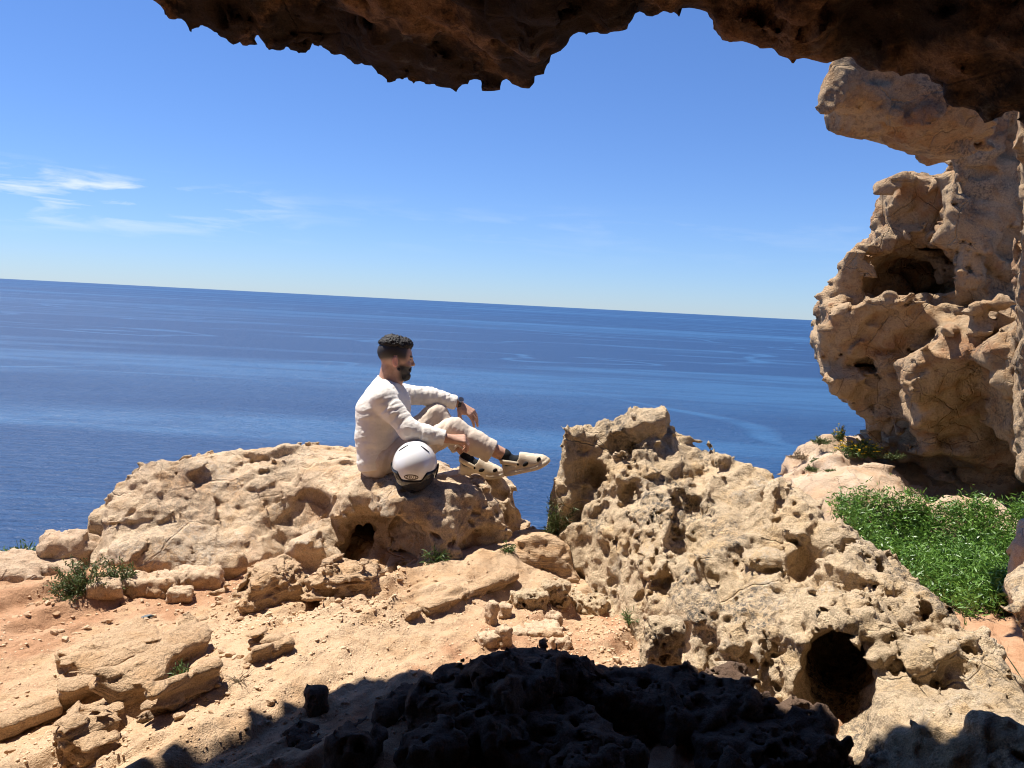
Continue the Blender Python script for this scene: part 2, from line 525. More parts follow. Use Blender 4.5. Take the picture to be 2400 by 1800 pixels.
def pebble_mat():
    m = N('limestone_pebble'); m.set(Roughness=.9); m.p.inputs['Specular IOR Level'].default_value = .15
    oi = m.n.new('ShaderNodeObjectInfo')
    c = m.mix(oi.outputs['Random'], (0.66, 0.49, 0.33), (0.52, 0.33, 0.19))
    c = m.mix(m.ramp(m.noise(2.5, 4), .4, .65, 0, .6), c, (0.42, 0.26, 0.15))
    m.color(c); m.bump(m.noise(5, 4), .4, .1)
    return m.m
M_pebble = pebble_mat()

def sea_mat():
    m = N('sea_water')
    m.set(IOR=1.333)
    s1 = m.noise(1.0, 6, .55, m.map(scale=(0.0020, 0.0130, 1), rot=(0, 0, R(-9))), 1.4)
    s2 = m.noise(1.0, 5, .55, m.map(scale=(0.0006, 0.0042, 1), rot=(0, 0, R(6)), loc=(3, 7, 0)), 1.2)
    s3 = m.noise(1.0, 5, .6, m.map(scale=(0.00016, 0.0011, 1), rot=(0, 0, R(-3)), loc=(1, 4, 0)), 1.0)
    s = m.math('MULTIPLY', m.ramp(s1, .55, .70), .6)
    s = m.math('MAXIMUM', s, m.math('MULTIPLY', m.ramp(s2, .55, .66), .6))
    s = m.math('MAXIMUM', s, m.math('MULTIPLY', m.ramp(s3, .52, .64), .7))
    n4 = m.noise(1.0, 3, .5, m.map(scale=(0.0016, 0.0034, 1), loc=(5, 2, 0)), .6)
    s4 = m.ramp(m.math('ABSOLUTE', m.math('SUBTRACT', n4, .5)), .013, .002, 0, .65)
    s = m.math('MAXIMUM', s, s4)
    brk = m.ramp(m.noise(1.0, 4, .6, m.map(scale=(0.012, 0.05, 1))), .35, .6, .45, 1.0)
    s = m.math('MULTIPLY', s, brk)
    m.l.new(m.math('SUBTRACT', 0.46, m.math('MULTIPLY', s, .17)), m.p.inputs['Roughness'])
    calm = m.math('SUBTRACT', 1.0, m.math('MULTIPLY', s, .6))
    w1 = m.noise(1.0, 5, .6, m.map(scale=(0.16, 0.55, 1), rot=(0, 0, R(-20))), .3)
    w2 = m.noise(1.0, 3, .5, m.map(scale=(0.8, 1.9, 1), rot=(0, 0, R(-28))), .2)
    h = m.math('ADD', m.math('MULTIPLY', w1, 1.0), m.math('MULTIPLY', w2, .25))
    h = m.math('MULTIPLY', h, calm)
    m.bump(h, 1.0, 2.0)
    m.color(m.mix(s, (0.008, 0.042, 0.122), (0.034, 0.105, 0.215)))
    return m.m
M_sea = sea_mat()

def leaf_mat(name, a, b, rough=.5, tr=.25):
    m = N(name); m.set(Roughness=rough)
    oi = m.n.new('ShaderNodeAttribute'); oi.attribute_name = 'tint'
    c = m.mix(oi.outputs['Fac'], a, b)
    m.color(c)
    t = m.n.new('ShaderNodeBsdfTranslucent')
    m.l.new(c, t.inputs['Color'])
    mx = m.n.new('ShaderNodeMixShader'); mx.inputs[0].default_value = tr
    m.l.new(m.p.outputs[0], mx.inputs[1]); m.l.new(t.outputs[0], mx.inputs[2])
    m.l.new(mx.outputs[0], m.out.inputs['Surface'])
    return m.m
M_samphire = leaf_mat('samphire_leaf', (0.05, 0.125, 0.02), (0.17, 0.30, 0.045), .42)
M_shrub = leaf_mat('shrub_leaf', (0.055, 0.085, 0.026), (0.15, 0.19, 0.06), .6)
M_grass = leaf_mat('grass_leaf', (0.05, 0.10, 0.02), (0.13, 0.20, 0.05), .55)
M_dry = leaf_mat('dry_stem', (0.20, 0.14, 0.08), (0.33, 0.25, 0.15), .8, .1)
M_petal = plain('yellow_petal', (0.75, 0.52, 0.03), .6, .2)
M_twig = plain('twig', (0.16, 0.10, 0.06), .85, .1)
# ------------------------------------------------------------------ field helpers
def ell(P, c, r, yaw=0.0, pitch=0.0):
    q = P - np.asarray(c, f32)
    if yaw or pitch:
        m = np.array(Matrix.Rotation(yaw, 3, 'Z') @ Matrix.Rotation(pitch, 3, 'Y'), f32)
        q = q @ m
    q = q / np.asarray(r, f32)
    L = np.sqrt((q * q).sum(1)) + 1e-6
    g = np.sqrt(((q / np.asarray(r, f32)) ** 2).sum(1)) + 1e-6
    return L * (L - 1) / g
def caps(P, a, b, ra, rb=None):
    a = np.asarray(a, f32); b = np.asarray(b, f32); rb = ra if rb is None else rb
    ab = b - a
    t = np.clip(((P - a) @ ab) / (ab @ ab), 0, 1)
    q = P - a - t[:, None] * ab
    return np.sqrt((q * q).sum(1)) - (ra + (rb - ra) * t)
def pts3(X, Y, Z):
    return np.stack([X.ravel(), Y.ravel(), Z.ravel()], 1).astype(f32)
def height_base(hf):
    def base(X, Y, Z):
        h = hf(X[:, :, 0], Y[:, :, 0])
        H = X[1, 0, 0] - X[0, 0, 0]
        gx, gy = np.gradient(h, H)
        n = np.minimum(np.sqrt(1 + gx ** 2 + gy ** 2), 3.0)
        return (Z - h[:, :, None]) / n[:, :, None]
    return base
def poly_sdf(x, y, poly):
    """signed distance to a closed polygon, negative inside"""
    poly = np.asarray(poly, float); n = len(poly)
    d = np.full(np.shape(x), 1e9); s = np.ones(np.shape(x))
    for i in range(n):
        a, b = poly[i], poly[i - 1]
        ex, ey = b[0] - a[0], b[1] - a[1]
        wx, wy = x - a[0], y - a[1]
        t = np.clip((wx * ex + wy * ey) / (ex * ex + ey * ey + 1e-12), 0, 1)
        d = np.minimum(d, (wx - ex * t) ** 2 + (wy - ey * t) ** 2)
        c1, c2, c3 = y >= a[1], y < b[1], ex * wy > ey * wx
        s = np.where((c1 & c2 & c3) | (~c1 & ~c2 & ~c3), -s, s)
    return s * np.sqrt(d)
def hit(px, py, hf, t0=1.0, t1=9.0):
    """where the sight line of a photo pixel meets a height surface"""
    t = np.linspace(t0, t1, 400); r = ray(px, py)
    x, y, z = r[0] * t, r[1] * t, CAM_Z + r[2] * t
    k = np.argmax(z < hf(x, y))
    return np.array([x[k], y[k], z[k]])

# ------------------------------------------------------------------ sea
me = bpy.data.meshes.new('sea')
SEA_Z = -38.0
vv = [(0, 0, SEA_Z)]; ff = []
rings = [60, 150, 400, 1200, 5000, 20000, 90000]
for r_ in rings:
    for k in range(64):
        a = k / 64 * math.tau
        vv.append((r_ * math.cos(a), r_ * math.sin(a), SEA_Z))
for k in range(64):
    ff.append((0, 1 + k, 1 + (k + 1) % 64))
for q in range(len(rings) - 1):
    for k in range(64):
        a, b = 1 + q * 64 + k, 1 + q * 64 + (k + 1) % 64
        ff.append((a, a + 64, b + 64, b))
me.from_pydata(vv, [], ff); me.materials.append(M_sea)
tag(add_obj('sea', me), 'calm dark blue open sea with paler wind slicks reaching the horizon', kind='structure')

# ------------------------------------------------------------------ ground in front of the cave
gp = [(0, 1330, -.03), (100, 1400, 0), (0, 1500, 0), (0, 1750, -.02), (400, 1800, 0), (600, 1500, .02), (860, 1450, .05),
      (1150, 1300, .10), (1000, 1335, .05), (700, 1350, 0), (500, 1390, 0), (850, 1310, -.02), (1330, 1420, -.02),
      (1450, 1500, -.03), (1650, 1650, -.05), (1230, 1500, .0), (1000, 1600, .03), (1230, 1300, .09), (300, 1360, 0),
      (1200, 1790, .02), (700, 1790, .02), (1700, 1790, .0), (-500, 1600, 0), (2300, 1790, .0)]
gxy, gzv = [], []
for px, py, z in gp:
    q = G(px, py, z); gxy.append(q[:2]); gzv.append(z)
for x_, y_, z_ in ((-4.5, 3.5, -.15), (-4, 1, 0), (4, 1, .1), (0, -2, .15), (-4, -2, .1), (4, -2, .2), (2.4, 4.6, -.35), (1.2, 4.9, -.3)):
    gxy.append((x_, y_)); gzv.append(z_)
G_RBF = RBF(gxy, gzv, 0.3)
EDGE = np.array([(-5, 3.75), (-3.2, 3.9), (-2.75, 4.05), (-2.5, 4.25), (-2.2, 4.5), (-1.6, 5.4), (-.5, 5.5), (0.0, 4.95), (.35, 4.72), (.9, 5.2), (5, 5.6)])
_a0, _a1 = G(470, 1650), G(1235, 1295)
def ground_h(x, y, fine=True):
    sh = np.shape(x); x = np.ravel(x); y = np.ravel(y)
    h = G_RBF(x, y)
    p = np.stack([x, y, np.zeros_like(x)], 1).astype(f32)
    warp = fbm(p * 1.7 + 3, 4)
    # whaleback of bare bedrock running up from the lower left
    d = _a1 - _a0; L = math.hypot(d[0], d[1]); u = d[:2] / L
    sx, sy = x - _a0[0], y - _a0[1]
    along = sx * u[0] + sy * u[1]; across = sx * u[1] - sy * u[0] + .06 * warp
    ridge = np.exp(-(across / .26) ** 2) * sstep(-.6, .3, along) * (1 - sstep(L - .1, L + .25, along))
    h = h + .075 * ridge
    # tilted bed edges parallel to it
    s = across + .05 * fbm(p * np.array([4, 4, 1], f32) + 9, 3)
    for per, amp, off, msk in ((.34, .060, .1, 0), (.155, .018, .04, 5), (.075, .007, .0, 11)):
        fr = (s / per + off) % 1.0
        saw = np.where(fr < .72, fr / .72, 1 - sstep(.72, 1.0, fr))
        mk = sstep(.0, .35, vnoise(p * 1.4 + 31 + msk) + .18)
        h = h + amp * (saw - .5) * mk
    h = h + .030 * fbm(p * 2.6, 5, .5) + .016 * fbm(p * 7 + 2, 4, .6, ridge=True)
    # broken plates of bedrock drawn out along the strike
    pl = np.stack([along, across, 0 * along], 1).astype(f32)
    bare = sstep(-.25, .25, vnoise(p * 1.1 + 50) + .5 * np.exp(-(across / .6) ** 2) - .1)
    h = h + bare * (facet(pl, (.42, .13, 1.), .026, .030, 3., .07) + facet(pl, (.13, .05, 1.), .009, .010, 7., .09))
    if fine:
        h = h + .012 * fbm(p * 14 + 5, 4, .65)
        w1, w2, wi = worley(p * 16 + 2)
        h = h + .010 * np.clip(.42 - w1, 0, 1) * (wi > .55) * (vnoise(p * 1.1 + 7) > -.15)
    ed = np.interp(x, EDGE[:, 0], EDGE[:, 1]) + .15 * vnoise(p * 2.5 + 40)
    over = np.maximum(0, y - ed)
    h = h - np.minimum(2.6 * over, 4)
    return h.reshape(sh)
GX0, GX1, GY0, GY1, GS = -3.9, 3.3, 1.35, 5.45, .0125
nx, ny = int((GX1 - GX0) / GS) + 1, int((GY1 - GY0) / GS) + 1
gx = GX0 + np.arange(nx) * GS; gy = GY0 + np.arange(ny) * GS
# coarser skirts so that the floor runs on under and behind the viewer
gx = np.concatenate([np.arange(-9, GX0, .3), gx, np.arange(gx[-1] + .3, 7, .3)])
gy = np.concatenate([np.arange(-4, GY0, .15), gy])
XX, YY = np.meshgrid(gx, gy, indexing='ij')
HH = ground_h(XX, YY)
nxa, nya = XX.shape
ii = np.arange(nxa * nya).reshape(nxa, nya)
Qg = np.stack([ii[:-1, :-1], ii[1:, :-1], ii[1:, 1:], ii[:-1, 1:]], -1).reshape(-1, 4)
me = mesh_from('ground', np.stack([XX, YY, HH], -1).reshape(-1, 3), Qg, M_ground)
pg = np.stack([XX.ravel(), YY.ravel(), np.zeros(XX.size)], 1).astype(f32)
d_ = _a1 - _a0; L_ = math.hypot(d_[0], d_[1]); u_ = d_[:2] / L_
ac = (XX.ravel() - _a0[0]) * u_[1] - (YY.ravel() - _a0[1]) * u_[0]
rk = np.exp(-(ac / .7) ** 2) * .75 + .2 + .4 * vnoise(pg * 1.3 + 8)
at = me.attributes.new('rockiness', 'FLOAT', 'POINT'); at.data.foreach_set('value', np.clip(rk, 0, 1).astype(f32))
ground = tag(add_obj('ground', me), 'orange soil and bare tilted bedrock in front of the cave', kind='structure')
def gz(x, y):
    return float(ground_h(np.array([x]), np.array([y]))[0])
print('ground', round(time.time() - T0, 1))

# ------------------------------------------------------------------ boulder he sits on
sp = [(205, 1296, 4.2), (232, 1205, 4.39), (262, 1154, 4.54), (370, 1119, 4.9), (430, 1133, 5.05), (500, 1119, 5.17), (600, 1107, 5.3), (690, 1092, 5.35), (800, 1099, 5.35), (900, 1115, 5.35), (1000, 1123, 5.35), (1100, 1133, 5.17), (1160, 1118, 4.95), (1200, 1150, 4.71), (1232, 1190, 4.57), (880, 1107, 4.5), (1118, 1125, 4.55), (972, 1150, 4.2), (1010, 1125, 4.45), (800, 1105, 4.55), (700, 1110, 4.6), (1180, 1180, 4.4), (735, 1165, 4.22), (850, 1168, 4.06), (930, 1166, 4.02), (1020, 1176, 4.02), (1100, 1202, 4.08), (1180, 1235, 4.25), (1225, 1250, 4.35), (300, 1214, 4.25), (450, 1164, 4.42), (500, 1220, 4.3), (650, 1150, 4.48), (350, 1270, 4.12), (600, 1240, 4.2), (700, 1225, 4.2), (420, 1290, 4.06), (560, 1285, 4.08), (690, 1270, 4.1), (250, 1300, 4.05), (1060, 1112, 4.7), (940, 1108, 4.7), (1040, 1115, 4.55), (1000, 1110, 4.85), (900, 1138, 4.25), (820, 1138, 4.3), (1060, 1160, 4.2)]
sxy, sz = [], []
for a in sp:
    q = W(*a); sxy.append(q[:2]); sz.append(q[2])
for px, py in ((180, 1350), (250, 1362), (350, 1355), (450, 1345), (550, 1335), (650, 1322), (730, 1312)):
    q = G(px, py, 0.0); sxy.append(q[:2] - np.array([0, .05])); sz.append(-.1); sxy.append(q[:2] - np.array([0, .4])); sz.append(-.9)
for px, py in ((820, 1318), (900, 1322), (1000, 1318), (1100, 1310), (1200, 1298), (1265, 1290)):
    q = G(px, py, 0.02); o_ = .30 if 850 < px < 1150 else .12
    sxy.append(q[:2] - np.array([0, o_])); sz.append(-.15); sxy.append(q[:2] - np.array([0, o_ + .35])); sz.append(-1.0)
for a in sp[:15]:
    q = W(*a); r_ = ray(a[0], a[1])[:2]; r_ = r_ / np.hypot(*r_)
    sxy.append(q[:2] + r_ * .28); sz.append(q[2] - .4); sxy.append(q[:2] + r_ * .6); sz.append(-.8)
for x_, y_ in ((.32, 4.35), (.34, 4.6), (.3, 4.8), (.4, 4.2)):
    sxy.append((x_, y_)); sz.append(-.5 if x_ < .4 else -.9)
for x_, y_ in ((-2.55, 3.9), (-2.6, 4.2), (-2.75, 3.6)):
    sxy.append((x_, y_)); sz.append(-.7)
SEAT = RBF(sxy, sz, .07)
cav = W(868, 1272, 4.14)
def seat_mid(P, f):
    f = f + .032 * fbm(P * 2.2 + 4, 3)
    # the hollow under the lip with its black hole, and the undercut foot
    c = ell(P, cav, (.33, .34, .150))
    c = c + .05 * fbm(P * 5 + 2, 3)
    f = smax(f, -c, .05)
    f = smax(f, -(ell(P, W(850, 1262, 4.66), (.12, .40, .14)) + .03 * fbm(P * 9, 2)), .03)
    f = smax(f, -(caps(P, W(285, 1352, 3.98), W(520, 1338, 4.02), .055, .045) + .02 * fbm(P * 6 + 1, 2)), .03)
    f = smax(f, -(caps(P, W(520, 1338, 4.04), W(760, 1312, 4.12), .045, .09) + .02 * fbm(P * 6 + 1, 2)), .03)
    # the fallen block propped inside the hollow
    f = smin(f, ell(P, W(768, 1250, 4.50), (.15, .16, .13), .3, .5) + .04 * fbm(P * 6 + 9, 3), .012)
    f = smin(f, ell(P, W(545, 1325, 4.07), (.09, .07, .055), .1, .2) + .015 * fbm(P * 9 + 9, 3), .012)
    return f
def seat_detail(P, f):
    f = f + facet(P, (.42, .34, .22), .062, .03, 1., .06) + facet(P, .12, .028, .018, 4.) + .022 * fbm(P * 7, 5, .6, ridge=True) + .014 * fbm(P * 19 + 3, 3, .6)
    # bedding ledges
    q = P * np.array([1.2, 1.2, 9], f32)
    f = f + .022 * fbm(q + 8, 3, .6)
    # long oblique joints
    j = np.abs(P[:, 0] * .82 - P[:, 1] * .5 + .10 * fbm(P * 2, 3) + .62)
    f = f + .03 * np.exp(-(j / .018) ** 2)
    # weathered conglomerate of the right end
    rightend = sstep(-.55, -.2, P[:, 0]) * sstep(.47, .36, P[:, 2])
    w1, w2, wi = worley(P * 8.5 + 3)
    f = f - .035 * rightend * (np.clip(.55 - w1, 0, 1))
    pm = np.clip(.55 * sstep(.0, .5, vnoise(P * 2.3 + 12)) + .9 * rightend, 0, 1)
    f = pits(P, f, .15, .15, .42, .5, 3.1, .012, pm)
    f = pits(P, f, .060, .15, .45, .5, 9.7, .006, np.clip(pm + .15, 0, 1))
    f = pits(P, f, .25, .12, .30, .25, 5.5, .02, None)
    return f + .006 * fbm(P * 34, 3, .6)
V, Q = rock_mesh((-2.75, 3.35, -.35), (.40, 5.8, .78), .0115, height_base(SEAT), seat_detail, .075, mid=seat_mid)
seat_rock = centred('boulder', V, Q, M_seat)
tag(seat_rock, 'broad pale boulder with a dark hollow beneath, the man seated on top', 'boulder')
print('seat', len(Q), round(time.time() - T0, 1))

# ------------------------------------------------------------------ big pitted boulder on the right
bp = [(1304, 1030, 4.42), (1322, 1008, 4.48), (1375, 990, 4.52), (1440, 985, 4.55), (1500, 966, 4.58), (1560, 966, 4.58), (1615, 1003, 4.55), (1670, 1018, 4.5), (1750, 1075, 4.35),
      (1830, 1118, 4.15), (1900, 1155, 4.0), (2000, 1232, 3.75), (2080, 1295, 3.55), (2150, 1335, 3.4), (2240, 1415, 3.15), (2330, 1505, 2.92), (2400, 1568, 2.78), (2520, 1680, 2.55),
      (1500, 1090, 4.28), (1600, 1110, 4.25), (1420, 1060, 4.36), (1340, 1040, 4.36), (1600, 1180, 4.0), (1700, 1140, 4.15), (1460, 1200, 4.06), (1600, 1300, 3.72), (1750, 1230, 3.82), (1850, 1250, 3.75),
      (1560, 1400, 3.52), (1480, 1320, 3.8), (1400, 1200, 4.16), (1360, 1120, 4.3), (1700, 1400, 3.38), (1850, 1360, 3.4), (1950, 1320, 3.5),
      (1850, 1450, 3.15), (1980, 1440, 3.12), (2100, 1410, 3.22), (2100, 1520, 2.9), (2250, 1530, 2.85), (2080, 1620, 2.68), (2250, 1640, 2.6), (2380, 1700, 2.42), (2050, 1700, 2.5), (2200, 1760, 2.34), (1750, 1480, 3.16), (1640, 1450, 3.33), (1850, 1540, 2.98), (1860, 1640, 2.8), (2400, 1800, 2.2)]
bxy, bz = [], []
for a in bp:
    q = W(*a); bxy.append(q[:2]); bz.append(q[2])
for px, py in ((1345, 1345), (1375, 1380), (1440, 1440), (1520, 1520), (1600, 1590), (1700, 1640), (1780, 1680), (1900, 1760)):
    q = G(px, py, -.02); u = np.array([-.55, -.83]); bxy.append(q[:2] - u * .02); bz.append(.0); bxy.append(q[:2] + u * .15); bz.append(-.35); bxy.append(q[:2] + u * .4); bz.append(-.9)
for q in ((.22, 4.40), (.24, 4.6), (.2, 4.2)):
    bxy.append(q); bz.append(-.2)
for q in ((.0, 4.45), (.0, 4.2), (.05, 4.7)):
    bxy.append(q); bz.append(-.9)
for a in bp[:18]:
    q = W(*a); r_ = ray(a[0] + (250 if a[0] > 1650 else 0), a[1])[:2]; r_ = r_ / np.hypot(*r_)
    bxy.append(q[:2] + r_ * .25); bz.append(q[2] - .35); bxy.append(q[:2] + r_ * .55); bz.append(min(q[2] - 1.0, -.5))
BOUL = RBF(bxy, bz, .06)
b_carve = []   # (pixel, radius in m along screen, depth, push)
for px, py, r_, dz in ((1601, 1180, .075, .10), (1605, 1245, .085, .10), (1677, 1345, .085, .09), (1905, 1330, .085, .12), (2035, 1338, .06, .08), (1835, 1168, .05, .07),
                       (1808, 1520, .060, .08), (1808, 1600, .062, .07), (1690, 1560, .06, .06), (1753, 1555, .05, .07), (1560, 1370, .05, .06), (2203, 1590, .05, .09), (2263, 1585, .055, .07),
                       (1640, 1040, .05, .06), (1455, 1040, .05, .06), (1480, 1160, .04, .09), (1400, 1110, .04, .08), (1720, 1290, .045, .06), (1990, 1290, .045, .06), (2170, 1440, .04, .06), (2080, 1450, .05, .05), (1580, 1490, .05, .06), (1650, 1500, .04, .05)):
    c = hit(px, py, BOUL); rr = ray(px, py); rr = rr / np.linalg.norm(rr)
    b_carve.append((c + rr * dz * .5, r_, dz, math.atan2(rr[1], rr[0])))
hole = hit(1958, 1612, BOUL); hr = ray(1958, 1612); hr = hr / np.linalg.norm(hr)
h_in = np.array([hr[0], hr[1], -.05]); h_in /= np.linalg.norm(h_in)
def boul_mid(P, f):
    f = f + .055 * fbm(P * 1.9 + 14, 3) + .030 * fbm(P * 6 + 1, 2, .6)
    for c, r_, dz, yaw in b_carve:
        m = np.abs(P - c.astype(f32)).max(1) < .3
        e = ell(P[m], c, (dz * 1.2, r_, r_ * 1.15), yaw) + .025 * fbm(P[m] * 9 + c[0], 3)
        f[m] = smax(f[m], -e, .012)
    return f
def boul_detail(P, f):
    m = np.abs(P - (hole + h_in * .25).astype(f32)).max(1) < .75
    if m.any():
        p = P[m]; z2 = p * np.array([1, 1, .72], f32)
        A, Bq = hole * np.array([1, 1, .72]), (hole + h_in * .72) * np.array([1, 1, .72])
        A2 = A - h_in * .25
        f[m] = smin(f[m], caps(z2, A + h_in * .20, Bq, .185, .20) + .04 * fbm(p * 6, 3), .12)
    # flowing solution ribs running down the side that faces the viewer
    q = P @ np.array([[.83, -.55, 0], [.3, .45, .1], [0, 0, .45]], f32)
    f = f + facet(P, .30, .075, .03, 2.) + facet(P, .085, .024, .018, 6.) + .026 * fbm(q * 9, 4, .6, ridge=True) + .026 * fbm(P * 13 + 1, 4, .65, ridge=True)
    msk = np.clip(sstep(-.2, .3, vnoise(P * 1.6 + 2)) * .85 + .12, 0, 1)
    steep = sstep(.62, .25, P[:, 2]) * sstep(1.7, 1.1, P[:, 0])
    f = pits(P, f, .17, .18, .44, .24, 1.7, .018, msk)
    f = pits(P, f, .085, .18, .46, .45, 4.3, .009, np.clip(msk + .25 * steep, 0, 1))
    f = pits(P, f, .042, .2, .48, .6, 8.9, .004, np.clip(msk + .3 * steep, 0, 1))
    # the round black hole: a tube with sound walls
    if m.any():
        cut = caps(z2, A2, Bq - h_in * .08, .132, .12) + .034 * fbm(p * 10, 4, .6)
        f[m] = smax(f[m], -cut, .010)
    return f + .008 * fbm(P * 30, 3, .65)
V, Q = rock_mesh((.02, 1.95, -.3), (2.75, 5.2, 1.12), .0115, height_base(BOUL), boul_detail, .08, mid=boul_mid, force=(hole + h_in * .25, .52))
boulder2 = centred('boulder', V, Q, M_pit)
tag(boulder2, 'large honeycombed limestone boulder with a round black hole at its foot', 'boulder')
print('boulder', len(Q), round(time.time() - T0, 1))

# ------------------------------------------------------------------ cave roof
lip = [(-900, -420, 2.29), (-500, -300, 2.49), (-10, -115, 2.77), (175, -56, 2.96), (320, 2, 3.12), (420, 60, 3.22), (480, 72, 3.25), (545, 116, 3.3), (575, 104, 3.32), (620, 118, 3.34), (655, 150, 3.36), (690, 130, 3.38), (730, 132, 3.4), (800, 145, 3.44), (880, 184, 3.33), (960, 208, 3.31), (1090, 222, 3.21), (1170, 216, 3.12), (1232, 226, 3.05), (1268, 192, 2.94), (1285, 160, 2.89), (1303, 132, 2.78), (1340, 108, 2.75), (1380, 98, 2.71), (1420, 104, 2.68), (1480, 75, 2.72), (1530, 58, 2.67), (1580, 42, 2.62), (1625, 60, 2.61), (1672, 56, 2.6), (1690, 92, 2.6), (1738, 80, 2.59), (1765, 105, 2.58), (1800, 138, 2.57), (1850, 156, 2.56), (1905, 166, 2.55), (1945, 132, 2.54), (1975, 128, 2.53), (2040, 175, 2.52), (2150, 225, 2.48), (2230, 262, 2.46), (2300, 300, 2.42), (2370, 292, 2.38), (2400, 300, 2.36), (2700, 360, 2.2), (3100, 420, 2.05)]
LW = np.array([W(*a) for a in lip]); LW = LW[np.argsort(LW[:, 0])]
rtx = RBF(np.array([(0, 1), (-2, 1), (2, 1), (0, -2), (-3, -2), (3, -2), (-1.5, 2.5), (.2, 2.2), (1.5, 2.3), (3.2, 2.4)]), np.array([2.75, 2.95, 2.75, 2.9, 2.9, 2.9, .0, .0, .0, .0]), .3)
def roof_base(X, Y, Z):
    x, y = X[:, :, 0], Y[:, :, 0]
    ly = np.interp(x, LW[:, 0], LW[:, 1]); lz = np.interp(x, LW[:, 0], LW[:, 2])
    k = np.maximum(ly - y, 0)
    inner = lz + .10 * k + .12 * (1 - np.exp(-k / .25))
    blend = sstep(.5, 2.2, k)
    inner = inner * (1 - blend) + 2.85 * blend
    slope = np.gradient(ly[:, 0], x[1, 0] - x[0, 0])[:, None]
    out = (y - ly) / np.sqrt(1 + slope ** 2)
    return smax((inner[:, :, None] - Z) * .9, np.broadcast_to(out[:, :, None], X.shape), .05) - .012
def roof_mid(P, f):
    f = f + .11 * fbm(P * 1.5 + 24, 3) * sstep(.0, .5, np.interp(P[:, 0], LW[:, 0], LW[:, 1]) - P[:, 1])
    f = f + .045 * fbm(P * np.array([2.5, 4.5, 4], f32) + 3, 4) * sstep(-.05, .25, np.interp(P[:, 0], LW[:, 0], LW[:, 1]) - P[:, 1])
    return f
def roof_detail(P, f):
    deep = sstep(.02, .35, np.interp(P[:, 0], LW[:, 0], LW[:, 1]) - P[:, 1])
    f = f + facet(P, (.34, .26, .2), .05, .05, 3.) * (.25 + .75 * deep) + facet(P, .11, .034, .026, 8.) * (.5 + .5 * deep) + .030 * fbm(P * 9 + 6, 4, .6, ridge=True)
    msk = sstep(-.1, .4, vnoise(P * 1.3 + 77)) * sstep(.15, .45, np.interp(P[:, 0], LW[:, 0], LW[:, 1]) - P[:, 1])
    f = pits(P, f, .22, .15, .42, .5, 7.3, .03, msk)
    f = pits(P, f, .09, .15, .45, .5, 2.2, .012, msk)
    return f + .010 * fbm(P * 26, 3, .65)
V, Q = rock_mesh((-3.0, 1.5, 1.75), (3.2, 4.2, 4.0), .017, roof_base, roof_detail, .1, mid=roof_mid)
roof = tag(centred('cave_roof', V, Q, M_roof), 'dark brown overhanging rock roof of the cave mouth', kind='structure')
# the cave behind the viewer: roof, back wall and right wall in one rough shell
vv, ff = [], []
prof = []
for k in range(25):
    a = k / 24
    ang = math.pi * (-.05 + 1.02 * a)              # sweep from the right round the back to the left
    prof.append((3.9 * math.cos(ang), 1.9 - 5.2 * math.sin(ang) if 0 < ang < math.pi else 1.9 + .6 * (1 if ang > math.pi else 1)))
nr = 13
for i_, (x_, y_) in enumerate(prof):
    for j_ in range(nr):
        t = j_ / (nr - 1)
        s_ = 1.0 if t < .55 else math.cos((t - .55) / .45 * math.pi / 2 * .98)
        z_ = -.4 + 3.6 * min(t / .55, 1) * .95 + (0 if t < .55 else .35 * math.sin((t - .55) / .45 * math.pi / 2))
        n_ = .25 * float(fbm(np.array([[x_ * .7, y_ * .7, z_ * .7]]), 3)[0])
        vv.append((x_ * s_ + n_, 1.9 + (y_ - 1.9) * s_ + n_, z_ + n_))
for i_ in range(len(prof) - 1):
    for j_ in range(nr - 1):
        a = i_ * nr + j_
        ff.append((a, a + nr, a + nr + 1, a + 1))
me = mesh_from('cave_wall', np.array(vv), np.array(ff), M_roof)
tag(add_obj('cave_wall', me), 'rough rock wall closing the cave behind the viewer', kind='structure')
print('roof', len(Q), round(time.time() - T0, 1))
